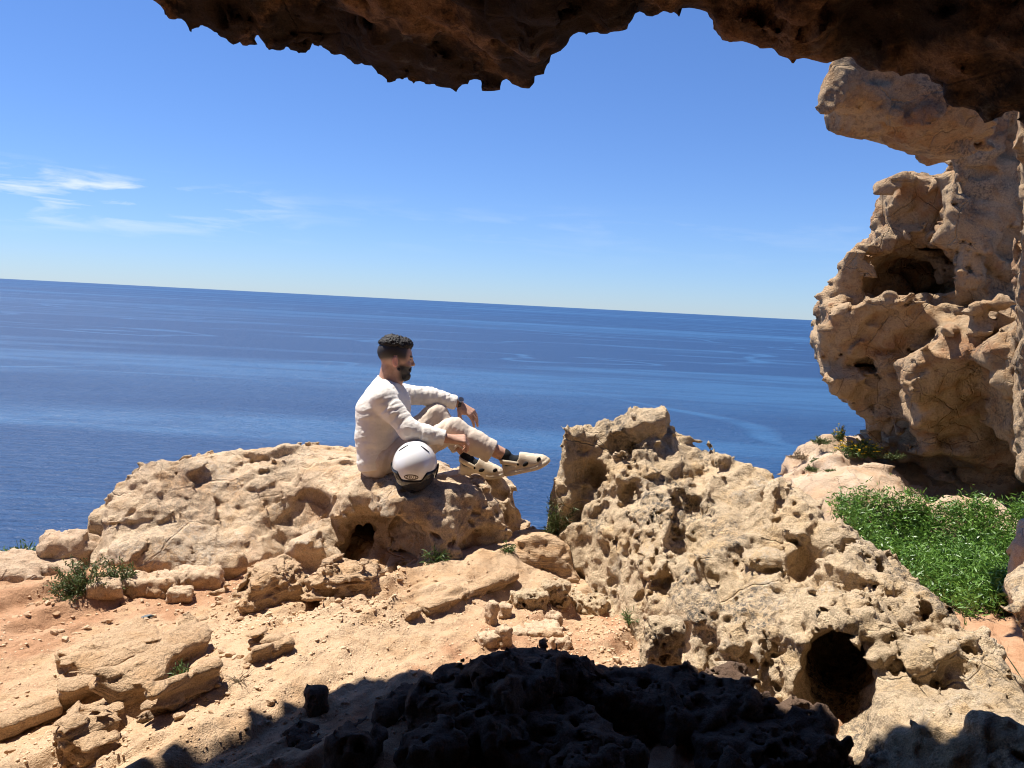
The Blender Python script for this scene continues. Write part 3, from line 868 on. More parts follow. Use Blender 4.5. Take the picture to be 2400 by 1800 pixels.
# ------------------------------------------------------------------ cliff on the right
def px_poly(pts, d):
    """outline (photo pixels) as metres in the upright plane at depth d; returns points and the plane's y"""
    q = np.array([W(a, b, d) for a, b in pts])
    return q[:, [0, 2]], q[:, 1].mean()
CLIFF = [  # outline in the photo, depth of its front, thickness, backward lean of the front below its top
    ([(2300, 330), (2215, 395), (2115, 402), (2066, 442), (2050, 510), (2024, 570), (1950, 672), (1908, 720), (1904, 800), (1918, 850), (1990, 900), (2120, 900), (2500, 900), (2500, 330)], 9.5, .8, 0),
    ([(2260, 365), (2205, 395), (2112, 402), (2066, 442), (2050, 510), (2026, 568), (1996, 612), (2012, 640), (2065, 612), (2135, 585), (2200, 572), (2270, 590), (2300, 450)], 8.2, .9, .25),
    ([(2026, 566), (1950, 668), (1915, 706), (1990, 712), (2018, 650), (2010, 605)], 8.5, .6, 0),
    ([(1918, 706), (1903, 742), (1904, 800), (1918, 850), (1990, 868), (2110, 872), (2200, 830), (2280, 780), (2290, 690), (2190, 694), (2080, 700), (1990, 694)], 7.9, 1.0, .3),
    ([(1915, 835), (1965, 930), (2012, 985), (2045, 1030), (2066, 1080), (2140, 1110), (2260, 1100), (2260, 850)], 8.1, 1.2, .45),
    ([(2250, 315), (2228, 370), (2222, 440), (2248, 520), (2266, 600), (2288, 690), (2340, 760), (2700, 760), (2700, 60), (2420, 110), (2330, 215), (2278, 272)], 7.25, 1.0, .12),
    ([(2288, 700), (2205, 742), (2195, 800), (2118, 858), (2112, 890), (2145, 930), (2230, 962), (2330, 940), (2400, 860), (2700, 850), (2700, 700)], 6.95, .9, .35),
    ([(2138, 925), (2126, 1000), (2120, 1050), (2136, 1095), (2175, 1150), (2235, 1185), (2330, 1165), (2420, 1160), (2700, 1200), (2700, 900), (2230, 900)], 7.35, .9, .35),
    ([(2352, 790), (2328, 860), (2336, 960), (2362, 1040), (2400, 1090), (2560, 1120), (2560, 720), (2400, 735)], 6.55, .6, .2)]
cl_p = [(px_poly(p, d), th, ln) for p, d, th, ln in CLIFF]
def cliff_base(X, Y, Z):
    f = np.full(X.shape, 3.0)
    for (poly, yf), th, ln in cl_p:
        # sides run back along the coast, away to the right
        xs = X - .46 * np.maximum(0, Y - yf)
        g = poly_sdf(xs, Z, poly)
        front = yf + ln * (poly[:, 1].max() - Z)
        f = smin(f, smax(g + .035, np.abs(Y - front - th) - th, .06), .10)
    return f
def cliff_mid(P, f):
    f = f + facet(P, (.62, .5, .45), .20, .10, 5., .04, .12) + .04 * fbm(P * 1.6 + 3, 3)
    # cave at the foot, cracks between the blocks
    f = smax(f, -(ell(P, W(2275, 1150, 7.4), (.60, 1.3, .26), 0, .1) + .06 * fbm(P * 3 + 2, 2)), .06)
    f = smax(f, -(ell(P, W(2185, 1070, 7.5), (.14, .6, .26)) + .05 * fbm(P * 3 + 2, 2)), .06)
    f = smax(f, -(ell(P, W(2100, 985, 8.7), (.22, .7, .34), 0, .5) + .05 * fbm(P * 3 + 2, 2)), .06)
    return f
def cliff_detail(P, f):
    f = f + facet(P, (.22, .19, .16), .065, .05, 7., .05, .15) + .036 * fbm(P * 4.5 + 2, 5, .65, ridge=True) + .016 * fbm(P * 14, 3, .6)
    f = pits(P, f, .22, .12, .34, .22, 2.7, .03, sstep(.15, .5, vnoise(P * .9 + 4)))
    f = pits(P, f, .10, .12, .40, .35, 6.7, .012, sstep(.15, .5, vnoise(P * 1.2 + 14)))
    return f
V, Q = rock_mesh((2.9, 6.2, -1.4), (7.4, 11.0, 4.4), .029, cliff_base, cliff_detail, .16, mid=cliff_mid)
tag(centred('cliff', V, Q, M_cliff), 'tall overhanging tan cliff with a dark triangular niche above the green plants', 'cliff')
print('cliff', len(Q), round(time.time() - T0, 1))

# ------------------------------------------------------------------ smaller rocks, each a thing
def poly_rock(name, pts, d, thick, mat, label, h=.02, rnd=.15, amp=.05, freq=3.0, yo=0.0, seed=0.0, cat='rock', pit=.3, extra=None):
    poly, yc = px_poly(pts, d)
    yc += yo + thick * .5
    shear = max(0., poly[:, 0].mean() / yc)
    lo = np.array([poly[:, 0].min() - .15, yc - thick - .15, poly[:, 1].min() - .15])
    hi = np.array([poly[:, 0].max() + .15 + shear * 2 * thick, yc + thick + .15, poly[:, 1].max() + .15])
    def base(X, Y, Z):
        return smax(poly_sdf(X - shear * np.maximum(0, Y - yc + thick), Z, poly), np.abs(Y - yc) - thick, rnd)
    def mid(P, f):
        f = f + .6 * amp * fbm(P * freq + seed, 3) + facet(P, 1.1 / freq, amp * 1.5, amp * .8, seed)
        return extra(P, f) if extra else f
    def det(P, f):
        f = f + facet(P, .32 / freq, amp * .45, amp * .3, seed + 2) + amp * .3 * fbm(P * freq * 5 + seed, 4, .6)
        if pit:
            m = sstep(-.1, .4, vnoise(P * 2 + seed))
            f = pits(P, f, .16, .12, .4, .5, seed + .3, .015, m * pit * 2)
            f = pits(P, f, .07, .12, .45, .5, seed + .7, .008, m * pit * 2)
        return f
    V, Q = rock_mesh(lo, hi, h, base, det, .08, mid=mid)
    return tag(centred(name, V, Q, mat), label, cat)
poly_rock('rock', [(1942, 227), (1940, 192), (1951, 150), (1967, 122), (2015, 52), (2155, 32), (2300, 70), (2360, 160), (2350, 282), (2267, 317), (2210, 320), (2145, 307), (2087, 284), (2045, 267), (1995, 258), (1955, 244)],
          4.9, .42, M_cliff, 'pale hanging rock block jutting out just under the dark cave roof', .015, .16, .05, 2.6, .2, 3.0, 'hanging rock', .1)
poly_rock('rock', [(2320, 1425), (2350, 1400), (2390, 1385), (2460, 1370), (2740, 1340), (2740, 1700), (2490, 1640), (2440, 1560), (2390, 1490)], 3.7, .35, M_pit,
          'orange-brown undercut rock behind the pitted boulder at the right edge', .014, .16, .05, 4, .1, 8.0, 'rock', .3)

def _later():
    poly_rock('rock', [(2378, 235), (2370, 420), (2388, 560), (2376, 700), (2396, 900), (2412, 1140), (2640, 1180), (2640, 120), (2400, 150)], 5.6, .35, M_cliff,
              'narrow brown rock wall along the right edge below the roof', .02, .12, .06, 2.6, .1, 6.0, 'rock wall', .1)
def lump(name, c, r, mat, label, yaw=0., pitch=0., h=.011, amp=.25, freq=1.6, seed=0., cat='rock', pit=0., group=None, layered=0., box=0., sink=0., cuts=()):
    """free-standing rock: rounded block c (foot centre) with radii r, roughened"""
    c = np.array(c, float); r = np.array(r, float); rm = r.min()
    cc = c + np.array([0, 0, r[2] - sink])
    ext = np.sqrt((r ** 2).sum()) if (yaw or pitch) else r.max()
    e = np.minimum(np.full(3, ext), r.max()) + rm * amp + .03
    M = np.array(Matrix.Rotation(yaw, 3, 'Z') @ Matrix.Rotation(pitch, 3, 'Y'), f32)
    def base(X, Y, Z):
        P = pts3(X, Y, Z)
        q = (P - cc.astype(f32)) @ M
        if box:
            k = rm * box
            d = np.abs(q) - (r - k).astype(f32)
            f = np.sqrt((np.maximum(d, 0) ** 2).sum(1)) + np.minimum(d.max(1), 0) - k
        else:
            f = ell(q, (0, 0, 0), r)
        for nrm, dd in cuts:
            n_ = np.array(nrm, f32); n_ /= np.linalg.norm(n_)
            f = smax(f, q @ n_ - dd, .01)
        return f.reshape(X.shape)
    def det(P, f):
        q = (P - cc.astype(f32)) @ M
        s = freq / rm * .5
        f = f + rm * amp * (.6 * fbm(q * s + seed, 4, .55) + .3 * fbm(q * s * 3 + seed, 3, .6, ridge=True) - .1) + facet(q, rm * 1.3, rm * amp * .9, rm * amp * .5, seed) + facet(q, rm * .45, rm * amp * .3, rm * amp * .2, seed + 3)
        if layered:
            f = f + beds(q[:, 2], q, .026, .028, seed) + beds(q[:, 2], q, .010, .008, seed + 4)
            f = f + layered * fbm(q * np.array([3, 3, 55], f32) + seed, 3, .6) + layered * .6 * fbm(q * np.array([8, 8, 130], f32) + seed, 2)
        if pit:
            f = pits(P, f, pit, .2, .46, .6, seed, .006); f = pits(P, f, pit * .45, .2, .46, .6, seed + 2, .004)
        return f
    V, Q = rock_mesh(cc - e, cc + e, h, base, det, max(.06, rm * amp * 1.6), coarse=2)
    lo_ = cc - np.array([0, 0, r[2]])
    o = add_obj(name, mesh_from(name, (V - lo_) @ M, Q, mat))
    o.matrix_world = Matrix.Translation(tuple(lo_)) @ Matrix([list(map(float, r_)) for r_ in M]).to_4x4()
    return tag(o, label, cat, group)
lump('rock', W(2545, 1300, 4.75) + np.array([0, 0, -.55]), (.30, .36, .38), M_ledge, 'pale smooth rock at the right edge beside the green plants', .4, .0, .016, .22, 1.4, 5., box=.7)
_later()
STRIKE = math.atan2(u_[1], u_[0])
def on(px, py):
    p = hit(px, py, lambda x, y: ground_h(x, y, False), 1.5, 6)
    return np.array([p[0], p[1], gz(p[0], p[1])])
# layered slabs of the tilted bed at the lower left
def slab(a, b, w, t, label, roll=0.3, pitch=0., lift=0., seed=0., cat='rock slab', mat=None, layered=.006, h=.0085, side=0.0):
    A, B = on(*a), on(*b)
    d = B - A; L = math.hypot(d[0], d[1]); yaw = math.atan2(d[1], d[0])
    c = (A + B) / 2; c[0] += side * math.sin(yaw); c[1] -= side * math.cos(yaw)
    r = np.array([L / 2, w / 2, t / 2])
    M = np.array(Matrix.Rotation(yaw, 3, 'Z') @ Matrix.Rotation(-pitch, 3, 'Y') @ Matrix.Rotation(roll, 3, 'X'), f32)
    c[2] = (A[2] + B[2]) / 2 + lift
    e = np.abs(M) @ r + .03
    rr = np.array([L / 2, w / 2, t / 2], f32)
    def base(X, Y, Z):
        q = (pts3(X, Y, Z) - c.astype(f32)) @ M
        # ragged ends
        rag = .34 * L * .5 * vnoise(np.stack([q[:, 1] * 9, q[:, 0] * 0 + seed, q[:, 2] * 14], 1))
        wav = .30 * w * vnoise(np.stack([q[:, 0] * 7 + seed, q[:, 2] * 12, q[:, 0] * 0], 1))
        d = np.abs(q) - rr + .008
        d[:, 0] += rag; d[:, 1] += wav
        f = np.sqrt((np.maximum(d, 0) ** 2).sum(1)) + np.minimum(d.max(1), 0) - .008
        return f.reshape(X.shape)
    def det(P, f):
        q = (P - c.astype(f32)) @ M
        f = f + beds(q[:, 2], q, .020, .020, seed) + beds(q[:, 2], q, .008, .006, seed + 4)
        f = f + .012 * fbm(q * 9 + seed, 4, .6) + facet(q, (.13, .10, .05), .016, .014, seed) + layered * 1.5 * fbm(q * np.array([5, 5, 60], f32) + seed, 3, .6) + layered * .7 * fbm(q * np.array([12, 12, 150], f32) + seed, 2)
        return f + .004 * fbm(q * 45, 2)
    V, Q = rock_mesh(c - e, c + e, h, base, det, .05, coarse=2)
    o = add_obj('rock_slab', mesh_from('rock_slab', (V - c) @ M, Q, mat or M_slab))
    o.matrix_world = Matrix.Translation(tuple(c)) @ Matrix([list(map(float, r_)) for r_ in M]).to_4x4()
    return tag(o, label, cat)
slab((165, 1600), (365, 1520), .17, .10, 'broad layered rock slab, uppermost of the tilted slabs at lower left', .18, .03, .035, 1.)
slab((290, 1640), (460, 1525), .15, .085, 'long flat tilted slab leaning over the dark gap at lower left', .34, .06, .055, 4.)
slab((330, 1705), (512, 1592), .035, .15, 'thin upright rock plate on the right of the dark gap', .35, .02, .035, 7., layered=.008)
slab((-30, 1750), (150, 1662), .07, .10, 'low weathered rock ridge running off the left edge', .25, 0., .02, 9.)
slab((140, 1668), (292, 1606), .075, .10, 'low rock ridge between the leaning slab and the left edge', .25, .02, .03, 12.)
slab((130, 1775), (258, 1722), .085, .12, 'short split slab at the bottom left corner', .22, .03, .03, 15.)
slab((190, 1788), (262, 1752), .06, .07, 'small broken slab in front of the split slab', .2, .0, .02, 18.)
slab((575, 1560), (685, 1517), .055, .07, 'pale wedge-shaped slab standing alone on the soil', .45, .03, .03, 21.)
slab((595, 1530), (650, 1508), .09, .045, 'pale flat stone leaning behind the wedge-shaped slab', .1, .0, .015, 23.)
slab((180, 1690), (240, 1665), .07, .06, 'rounded block under the low rock ridge at lower left', .1, 0., .01, 25.)
slab((245, 1690), (292, 1672), .05, .05, 'small block wedged beside the leaning slab', .1, 0., .015, 27.)
slab((1000, 1428), (1078, 1398), .05, .045, 'short flat bedrock step in the middle of the slope', .2, .0, .01, 31., layered=.003)
slab((1080, 1398), (1200, 1356), .07, .06, 'long flat bedrock step below the crossed feet', .2, .0, .015, 33., layered=.003)
slab((940, 1450), (985, 1432), .05, .045, 'squarish bedrock step, lowest of the three on the slope', .15, .0, .01, 35., layered=.003)
slab((400, 1402), (545, 1384), .05, .05, 'thin ragged plate of rock below the boulder', .1, .0, .012, 37.)
slab((430, 1462), (480, 1455), .035, .02, 'sliver of stone on the soil in front of the bush', .1, 0, .01, 39.)
# layered blocks in front of the hollow
lump('rock', on(625, 1425) + np.array([0, .06, 0]), (.165, .095, .105), M_slab, 'layered angular rock in front of the boulder hollow', STRIKE - .35, -.28, .008, .40, 1.6, 3., pit=0, layered=.016, box=.35, sink=.035, cuts=(((.6, -.3, .8), .11), ((-.7, .2, .7), .10), ((.2, -.9, .3), .085)))
lump('rock', on(805, 1385) + np.array([0, .06, 0]), (.20, .10, .085), M_slab, 'rounded layered rock right of the angular one before the hollow', .12, -.03, .008, .40, 1.6, 13., layered=.015, box=.6, sink=.045, cuts=(((.8, -.1, .5), .13), ((-.85, 0, .5), .12)))
lump('rock', on(330, 1385), (.17, .085, .05), M_stone, 'crumbly rubble bank under the left end of the boulder', .15, 0, .0095, .45, 2.2, 17., box=.6, sink=.03)
lump('rock', on(460, 1370), (.13, .075, .05), M_stone, 'crumbly lump beneath the undercut of the boulder', .1, 0, .0095, .45, 2.2, 19., box=.6, sink=.03)
lump('rock', on(245, 1395), (.07, .05, .045), M_stone, 'cracked stone beside the green bush', .4, 0, .008, .35, 1.8, 23., box=.5, sink=.02)
lump('rock', on(420, 1405), (.06, .04, .035), M_stone, 'stone at the end of the thin ragged plate', .2, 0, .007, .35, 1.8, 29., box=.5, sink=.01)
# rocks by the left end
lump('rock', W(165, 1300, 4.25) + np.array([0, .0, -.16]), (.17, .14, .13), M_ledge, 'pale broken rock against the left end of the boulder', .5, .15, .012, .3, 1.5, 33., box=.5)
lump('rock', W(20, 1330, 4.0) + np.array([0, .0, -.12]), (.20, .15, .085), M_ledge, 'low pink rock at the left edge below the grass tuft', .2, .1, .012, .3, 1.5, 39., box=.5)
lump('rock', W(130, 1328, 4.05) + np.array([0, .0, -.08]), (.13, .09, .055), M_ledge, 'small cracked rock between the grass tuft and the bush', .2, .1, .010, .3, 1.5, 41., box=.5)
# bench of bedrock with a little hole, right end of the whaleback
def bench_cut(P, f):
    return smax(f, -(ell(P, W(1245, 1312, 4.1), (.055, .12, .03)) + .01 * fbm(P * 14, 2)), .01)
poly_rock('rock', [(1130, 1310), (1180, 1285), (1250, 1268), (1310, 1275), (1335, 1300), (1350, 1365), (1270, 1375), (1140, 1350)], 4.25, .16, M_slab,
          'smooth bedrock bench with a small hole between the two boulders', .011, .09, .03, 5, .0, 41., 'rock', .1, bench_cut)
# pitted stones between the bench and the big boulder
for px, py, r_, lab, sd, yw in ((1240, 1425, (.085, .05, .055), 'pitted stone standing left of the pebbly hollow', 1., .3), (1300, 1412, (.07, .05, .06), 'pitted stone touching the corner of the bench', 2., .1),
                           (1375, 1432, (.10, .06, .05), 'pitted flat stone at the foot of the big boulder', 3., -.3), (1152, 1465, (.022, .03, .065), 'narrow upright stone at the end of the slope', 4., .5),
                           (1183, 1445, (.03, .025, .04), 'small knobbly stone right of the upright one', 5., 0.), (1180, 1508, (.03, .028, .045), 'pointed dark-sided stone in the pebbly hollow', 6., .8),
                           (1255, 1480, (.12, .07, .022), 'flat pale grey-stained slab in the pebbly hollow', 7., .2), (1296, 1470, (.035, .035, .045), 'squarish stone on the end of the flat pale slab', 8., .2),
                           (1150, 1505, (.06, .04, .03), 'sloping stone left of the pointed one', 9., .4), (1312, 1518, (.045, .03, .03), 'stub of rock casting shade on the pebbles', 10., .1)):
    lump('rock', on(px, py), r_, M_pit if sd < 4 else M_stone, lab, yw, 0, .007, .45, 1.8, sd * 3, pit=.05 if sd < 4 else 0, box=.4, sink=.022)
kn = on(1545, 1612)
lump('rock', kn, (.075, .06, .15), M_pit, 'pitted knob of rock standing among the pebbles', .2, 0, .0075, .3, 2., 51., pit=.06, box=.6, sink=.02)
# shaded rocks in the foreground, their colour darkened to deepen the roof's shade
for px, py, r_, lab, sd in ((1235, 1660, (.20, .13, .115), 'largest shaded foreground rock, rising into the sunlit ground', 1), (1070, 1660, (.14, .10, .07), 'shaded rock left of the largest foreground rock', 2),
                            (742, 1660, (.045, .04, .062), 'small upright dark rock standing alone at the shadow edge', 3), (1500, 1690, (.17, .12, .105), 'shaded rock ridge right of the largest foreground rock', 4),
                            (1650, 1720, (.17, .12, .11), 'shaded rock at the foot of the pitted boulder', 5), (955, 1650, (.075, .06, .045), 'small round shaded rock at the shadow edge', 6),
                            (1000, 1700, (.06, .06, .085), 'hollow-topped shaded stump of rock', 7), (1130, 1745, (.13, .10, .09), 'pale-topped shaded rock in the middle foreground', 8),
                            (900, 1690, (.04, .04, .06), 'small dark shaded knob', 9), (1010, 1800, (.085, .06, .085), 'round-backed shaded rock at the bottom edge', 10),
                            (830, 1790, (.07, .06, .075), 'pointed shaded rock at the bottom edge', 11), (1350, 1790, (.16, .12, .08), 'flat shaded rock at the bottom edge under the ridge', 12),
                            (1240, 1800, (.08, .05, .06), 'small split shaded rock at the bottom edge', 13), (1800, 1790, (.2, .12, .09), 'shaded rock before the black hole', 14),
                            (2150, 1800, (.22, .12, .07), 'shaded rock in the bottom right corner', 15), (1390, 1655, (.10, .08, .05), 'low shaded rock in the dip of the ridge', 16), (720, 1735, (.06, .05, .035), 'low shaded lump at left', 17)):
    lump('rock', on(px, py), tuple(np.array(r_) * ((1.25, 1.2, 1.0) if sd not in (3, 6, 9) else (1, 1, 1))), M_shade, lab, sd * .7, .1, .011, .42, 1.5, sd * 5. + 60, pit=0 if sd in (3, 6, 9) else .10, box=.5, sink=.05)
print('lumps', round(time.time() - T0, 1))

# ------------------------------------------------------------------ far ledge and gully on the right
lp = [(1800, 1125, 8.0), (1835, 1112, 8.3), (1865, 1082, 8.6), (1870, 1066, 8.8), (1920, 1040, 9.2), (1960, 1034, 9.4), (2050, 1032, 9.6), (2120, 1030, 9.8), (2300, 1040, 9.8),
      (1950, 1075, 8.3), (2000, 1110, 7.6), (2100, 1125, 7.4), (2050, 1085, 8.0), (2150, 1100, 7.8), (1900, 1115, 8.0), (1960, 1142, 7.2), (2050, 1152, 6.9), (2150, 1158, 6.9), (2250, 1160, 6.9)]
lxy, lz_ = [], []
for a in lp:
    q = W(*a); lxy.append(q[:2]); lz_.append(q[2])
for a in lp[:9]:
    q = W(*a); r_ = ray(a[0], a[1])[:2]; r_ = r_ / np.hypot(*r_)
    lxy.append(q[:2] + r_ * .6); lz_.append(q[2] - .5); lxy.append(q[:2] + r_ * 1.6); lz_.append(q[2] - 2.8)
for q in ((1.0, 5.2), (1.6, 5.5), (2.2, 5.0), (2.6, 4.4), (3.2, 4.2), (3.2, 6.2), (4.2, 5.5), (2.2, 6.5), (4.5, 7.0), (2.0, 4.6), (5.5, 6.0)):
    lxy.append(q); lz_.append(-.46)
for q in ((4.4, 7.6), (4.0, 7.3), (4.9, 7.4), (4.6, 8.4), (5.4, 8.2)):
    lxy.append(q); lz_.append(-1.1)
for q in ((.8, 6.0), (1.3, 7.0), (1.9, 8.0), (0.4, 5.6)):
    lxy.append(q); lz_.append(-2.2)
LED = RBF(lxy, lz_, .2)
def ledge_mid(P, f):
    return f + .08 * fbm(P * 1.3 + 3, 3) + facet(P, (.8, .8, .5), .18, .16, 3., .05) + facet(P, .32, .06, .06, 6., .06)
def ledge_det(P, f):
    f = f + facet(P, .15, .03, .02, 9.) + .02 * fbm(P * 7, 4, .6, ridge=True) + .012 * fbm(P * 20, 2)
    return pits(P, f, .2, .12, .36, .4, 2.7, .03, sstep(.0, .4, vnoise(P * .9 + 4)))
V, Q = rock_mesh((.6, 4.0, -2.2), (6.6, 12.2, .55), .034, height_base(LED), ledge_det, .14, mid=ledge_mid)
tag(centred('rock_ledge', V, Q, M_ledge), 'sunlit pinkish rock ledge above the sea behind the green plants', kind='structure')
print('ledge', len(Q), round(time.time() - T0, 1))

# ------------------------------------------------------------------ loose stones and gravel
protos = []
for k in range(6):
    bm = bmesh.new()
    bmesh.ops.create_icosphere(bm, subdivisions=3, radius=1)
    vs_ = np.array([v.co[:] for v in bm.verts], f32)
    rs = np.random.default_rng(k)
    for _ in range(9):                                    # split faces
        n = rs.normal(size=3); n /= np.linalg.norm(n); d = rs.uniform(.45, .85)
        o = vs_ @ n - d
        vs_ = vs_ - np.where(o > 0, o, 0)[:, None] * n[None]
    vs_ = vs_ * (1 + .10 * fbm(vs_ * 2 + k * 7, 3))[:, None] * np.array([1.0, .75, .55], f32)
    for v, c in zip(bm.verts, vs_):
        v.co = c
    me = bpy.data.meshes.new('stone'); bm.to_mesh(me); bm.free()
    me.materials.append(M_pebble)
    protos.append(me)
rs = np.random.default_rng(5)
def visible_ground(px, py):
    return on(px, py)
n_st = 0
spots = []
for _ in range(620):
    k = rs.random()
    if k < .40:
        px, py, r0, r1 = rs.uniform(1230, 1720), rs.uniform(1400, 1690), .008, .026
    elif k < .55:
        px, py, r0, r1 = rs.uniform(540, 960), rs.uniform(1360, 1500), .009, .030
    elif k < .75:
        px, py, r0, r1 = rs.uniform(10, 560), rs.uniform(1400, 1520), .007, .022
    elif k < .84:
        px, py, r0, r1 = rs.uniform(420, 640), rs.uniform(1560, 1720), .009, .026
    elif k < .9:
        px, py, r0, r1 = rs.uniform(690, 990), rs.uniform(1295, 1330), .02, .05
    else:
        px, py, r0, r1 = rs.uniform(20, 1700), rs.uniform(1380, 1780), .008, .022
    g = G(px, py)
    if float(BOUL(np.array([g[0]]), np.array([g[1]]))[0]) > .05 or float(SEAT(np.array([g[0]]), np.array([g[1]]))[0]) > .25:
        continue
    spots.append((g[0], g[1], r0 + (r1 - r0) * rs.random() ** 2.2))
spots.sort(key=lambda s: -s[2])
zz = ground_h(np.array([s[0] for s in spots]), np.array([s[1] for s in spots]))
for i, (x, y, r_) in enumerate(spots[:300]):
    o = add_obj('stone', protos[i % 6], None, (x, y, float(zz[i]) + r_ * .22))
    o.scale = (r_, r_, r_ * rs.uniform(.8, 1.2)); o.rotation_euler = (rs.uniform(-.4, .4), rs.uniform(-.4, .4), rs.uniform(0, 6.3))
    tag(o, 'small loose limestone stone lying on the orange soil', 'stone', 'loose stones scattered over the ground')
# finer gravel: far too many to count
vl, fl = [], []
tet = np.array([(1, 0, -.3), (-.5, .8, -.3), (-.5, -.8, -.3), (.1, .1, .6), (.7, .7, .1), (-.8, .1, .2)], f32)
tf = np.array([(0, 4, 3), (4, 1, 3), (1, 5, 3), (5, 2, 3), (2, 0, 3), (0, 1, 4), (1, 2, 5), (0, 2, 1)])
cnt = 0
gpx = []
for _ in range(6500):
    k = rs.random()
    if k < .5: px, py = rs.uniform(1230, 1760), rs.uniform(1400, 1720)
    elif k < .7: px, py = rs.uniform(500, 960), rs.uniform(1350, 1520)
    else: px, py = rs.uniform(-40, 1300), rs.uniform(1370, 1800)
    gpx.append(G(px, py)[:2])
gpx = np.array(gpx)
gzz = ground_h(gpx[:, 0], gpx[:, 1])
keep = (BOUL(gpx[:, 0], gpx[:, 1]) < .06)
for (x, y), z in zip(gpx[keep], gzz[keep]):
    r_ = .0035 + .0075 * rs.random() ** 2
    a = rs.uniform(0, 6.3); ca, sa = math.cos(a), math.sin(a)
    q = tet * r_ * rs.uniform(.6, 1.3, (1, 3)).astype(f32)
    q = np.stack([q[:, 0] * ca - q[:, 1] * sa + x, q[:, 0] * sa + q[:, 1] * ca + y, q[:, 2] + z + r_ * .15], 1)
    vl.append(q); fl.append(tf + cnt); cnt += 6
me = mesh_from('gravel', np.concatenate(vl), np.concatenate(fl), M_pebble, False)
tag(add_obj('gravel', me), 'fine limestone gravel strewn over the orange soil', 'gravel', kind='stuff')
print('stones', round(time.time() - T0, 1))
# ------------------------------------------------------------------ the seated man
PZ = 0.2652                       # one unit of the close-up I measured from = 0.2652 photo pixels
def J(zx, zy, dy=0.0, d0=4.5):
    """joint: close-up coordinates -> world, dy metres further from the viewer"""
    return W(800 + zx * PZ, 740 + zy * PZ, d0 + dy)
class Field:
    def __init__(s, lo, hi, h):
        s.lo = np.asarray(lo, float); s.h = h
        s.n = np.ceil((np.asarray(hi, float) - s.lo) / h).astype(int) + 1
        s.F = np.full(s.n, .2, f32)
    def _win(s, lo, hi):
        a = np.clip(np.floor((lo - s.lo) / s.h).astype(int), 0, s.n - 1)
        b = np.clip(np.ceil((hi - s.lo) / s.h).astype(int) + 1, 1, s.n)
        ax = [(s.lo[k] + np.arange(a[k], b[k]) * s.h).astype(f32) for k in range(3)]
        X, Y, Z = np.meshgrid(*ax, indexing='ij')
        return tuple(slice(a[k], b[k]) for k in range(3)), pts3(X, Y, Z), X.shape
    def op(s, lo, hi, fn, k=.0, mode='add'):
        if mode == 'off':
            m = np.abs(s.F) < .03
            P = (np.argwhere(m) * s.h + s.lo).astype(f32)
            s.F[m] = par(lambda p, f: f + fn(p), P, s.F[m])
            return
        sl, P, sh = s._win(np.asarray(lo), np.asarray(hi))
        if 0 in sh: return
        v = fn(P).reshape(sh).astype(f32); o = s.F[sl]
        if mode == 'add': s.F[sl] = smin(o, v, k) if k else np.minimum(o, v)
        elif mode == 'sub': s.F[sl] = smax(o, -v, k) if k else np.maximum(o, -v)
        elif mode == 'off': s.F[sl] = o + v
        elif mode == 'cut': s.F[sl] = smax(o, v, k) if k else np.maximum(o, v)
    def cap(s, a, b, ra, rb=None, k=.02, rip=None, mode='add', flat=None):
        a, b = np.asarray(a, float), np.asarray(b, float); rb = ra if rb is None else rb
        m = max(ra, rb) + k + .02
        ab = b - a; L = np.linalg.norm(ab); u = (ab / L).astype(f32)
        def fn(P):
            f = caps(P, a, b, ra, rb)
            if rip:
                amp, fr, sd = rip
                t = (P - a.astype(f32)) @ u
                q = (P - a.astype(f32) - t[:, None] * u)
                w = np.stack([t * fr + 2.2 * vnoise(q * 9 + sd) + sd, q[:, 0] * 7 + sd, q[:, 2] * 7], 1)
                f = f + amp * vnoise(w)
            return f
        s.op(np.minimum(a, b) - m, np.maximum(a, b) + m, fn, k, mode)
    def chain(s, pts, k=.02, rip=None):
        for (p, r), (q, t) in zip(pts[:-1], pts[1:]):
            s.cap(p, q, r, t, k, rip)
    def el(s, c, r, k=.02, M=None, mode='add', off=None):
        c = np.asarray(c, float); r = np.asarray(r, float); m = r.max() + k + .02
        Mx = None if M is None else np.asarray(M, f32)
        def fn(P):
            q = P - c.astype(f32)
            if Mx is not None: q = q @ Mx
            f = ell(q, (0, 0, 0), r)
            return f + off(q) if off else f
        s.op(c - m, c + m, fn, k, mode)
    def mesh(s):
        F = s.F
        F[0] = F[-1] = .05; F[:, 0] = F[:, -1] = .05; F[:, :, 0] = F[:, :, -1] = .05
        return surface_nets(F, s.lo, s.h)
def sub_mesh(name, V, Q, mat, parent):
    """part whose mesh is stored in the parent's frame (parent sits unrotated at its origin)"""
    o = add_obj(name, mesh_from(name, np.asarray(V) - np.array(parent.matrix_world.translation if parent.parent is None else parent['org']), Q, mat), parent)
    return o

seat_pt = J(400, 1395)
person = add_obj('person', None); person.location = tuple(seat_pt)
bpy.context.view_layer.update()
tag(person, 'man in white sweater and beige trousers sitting on the boulder, one arm on his knee', 'person')
ORG = np.array(seat_pt)

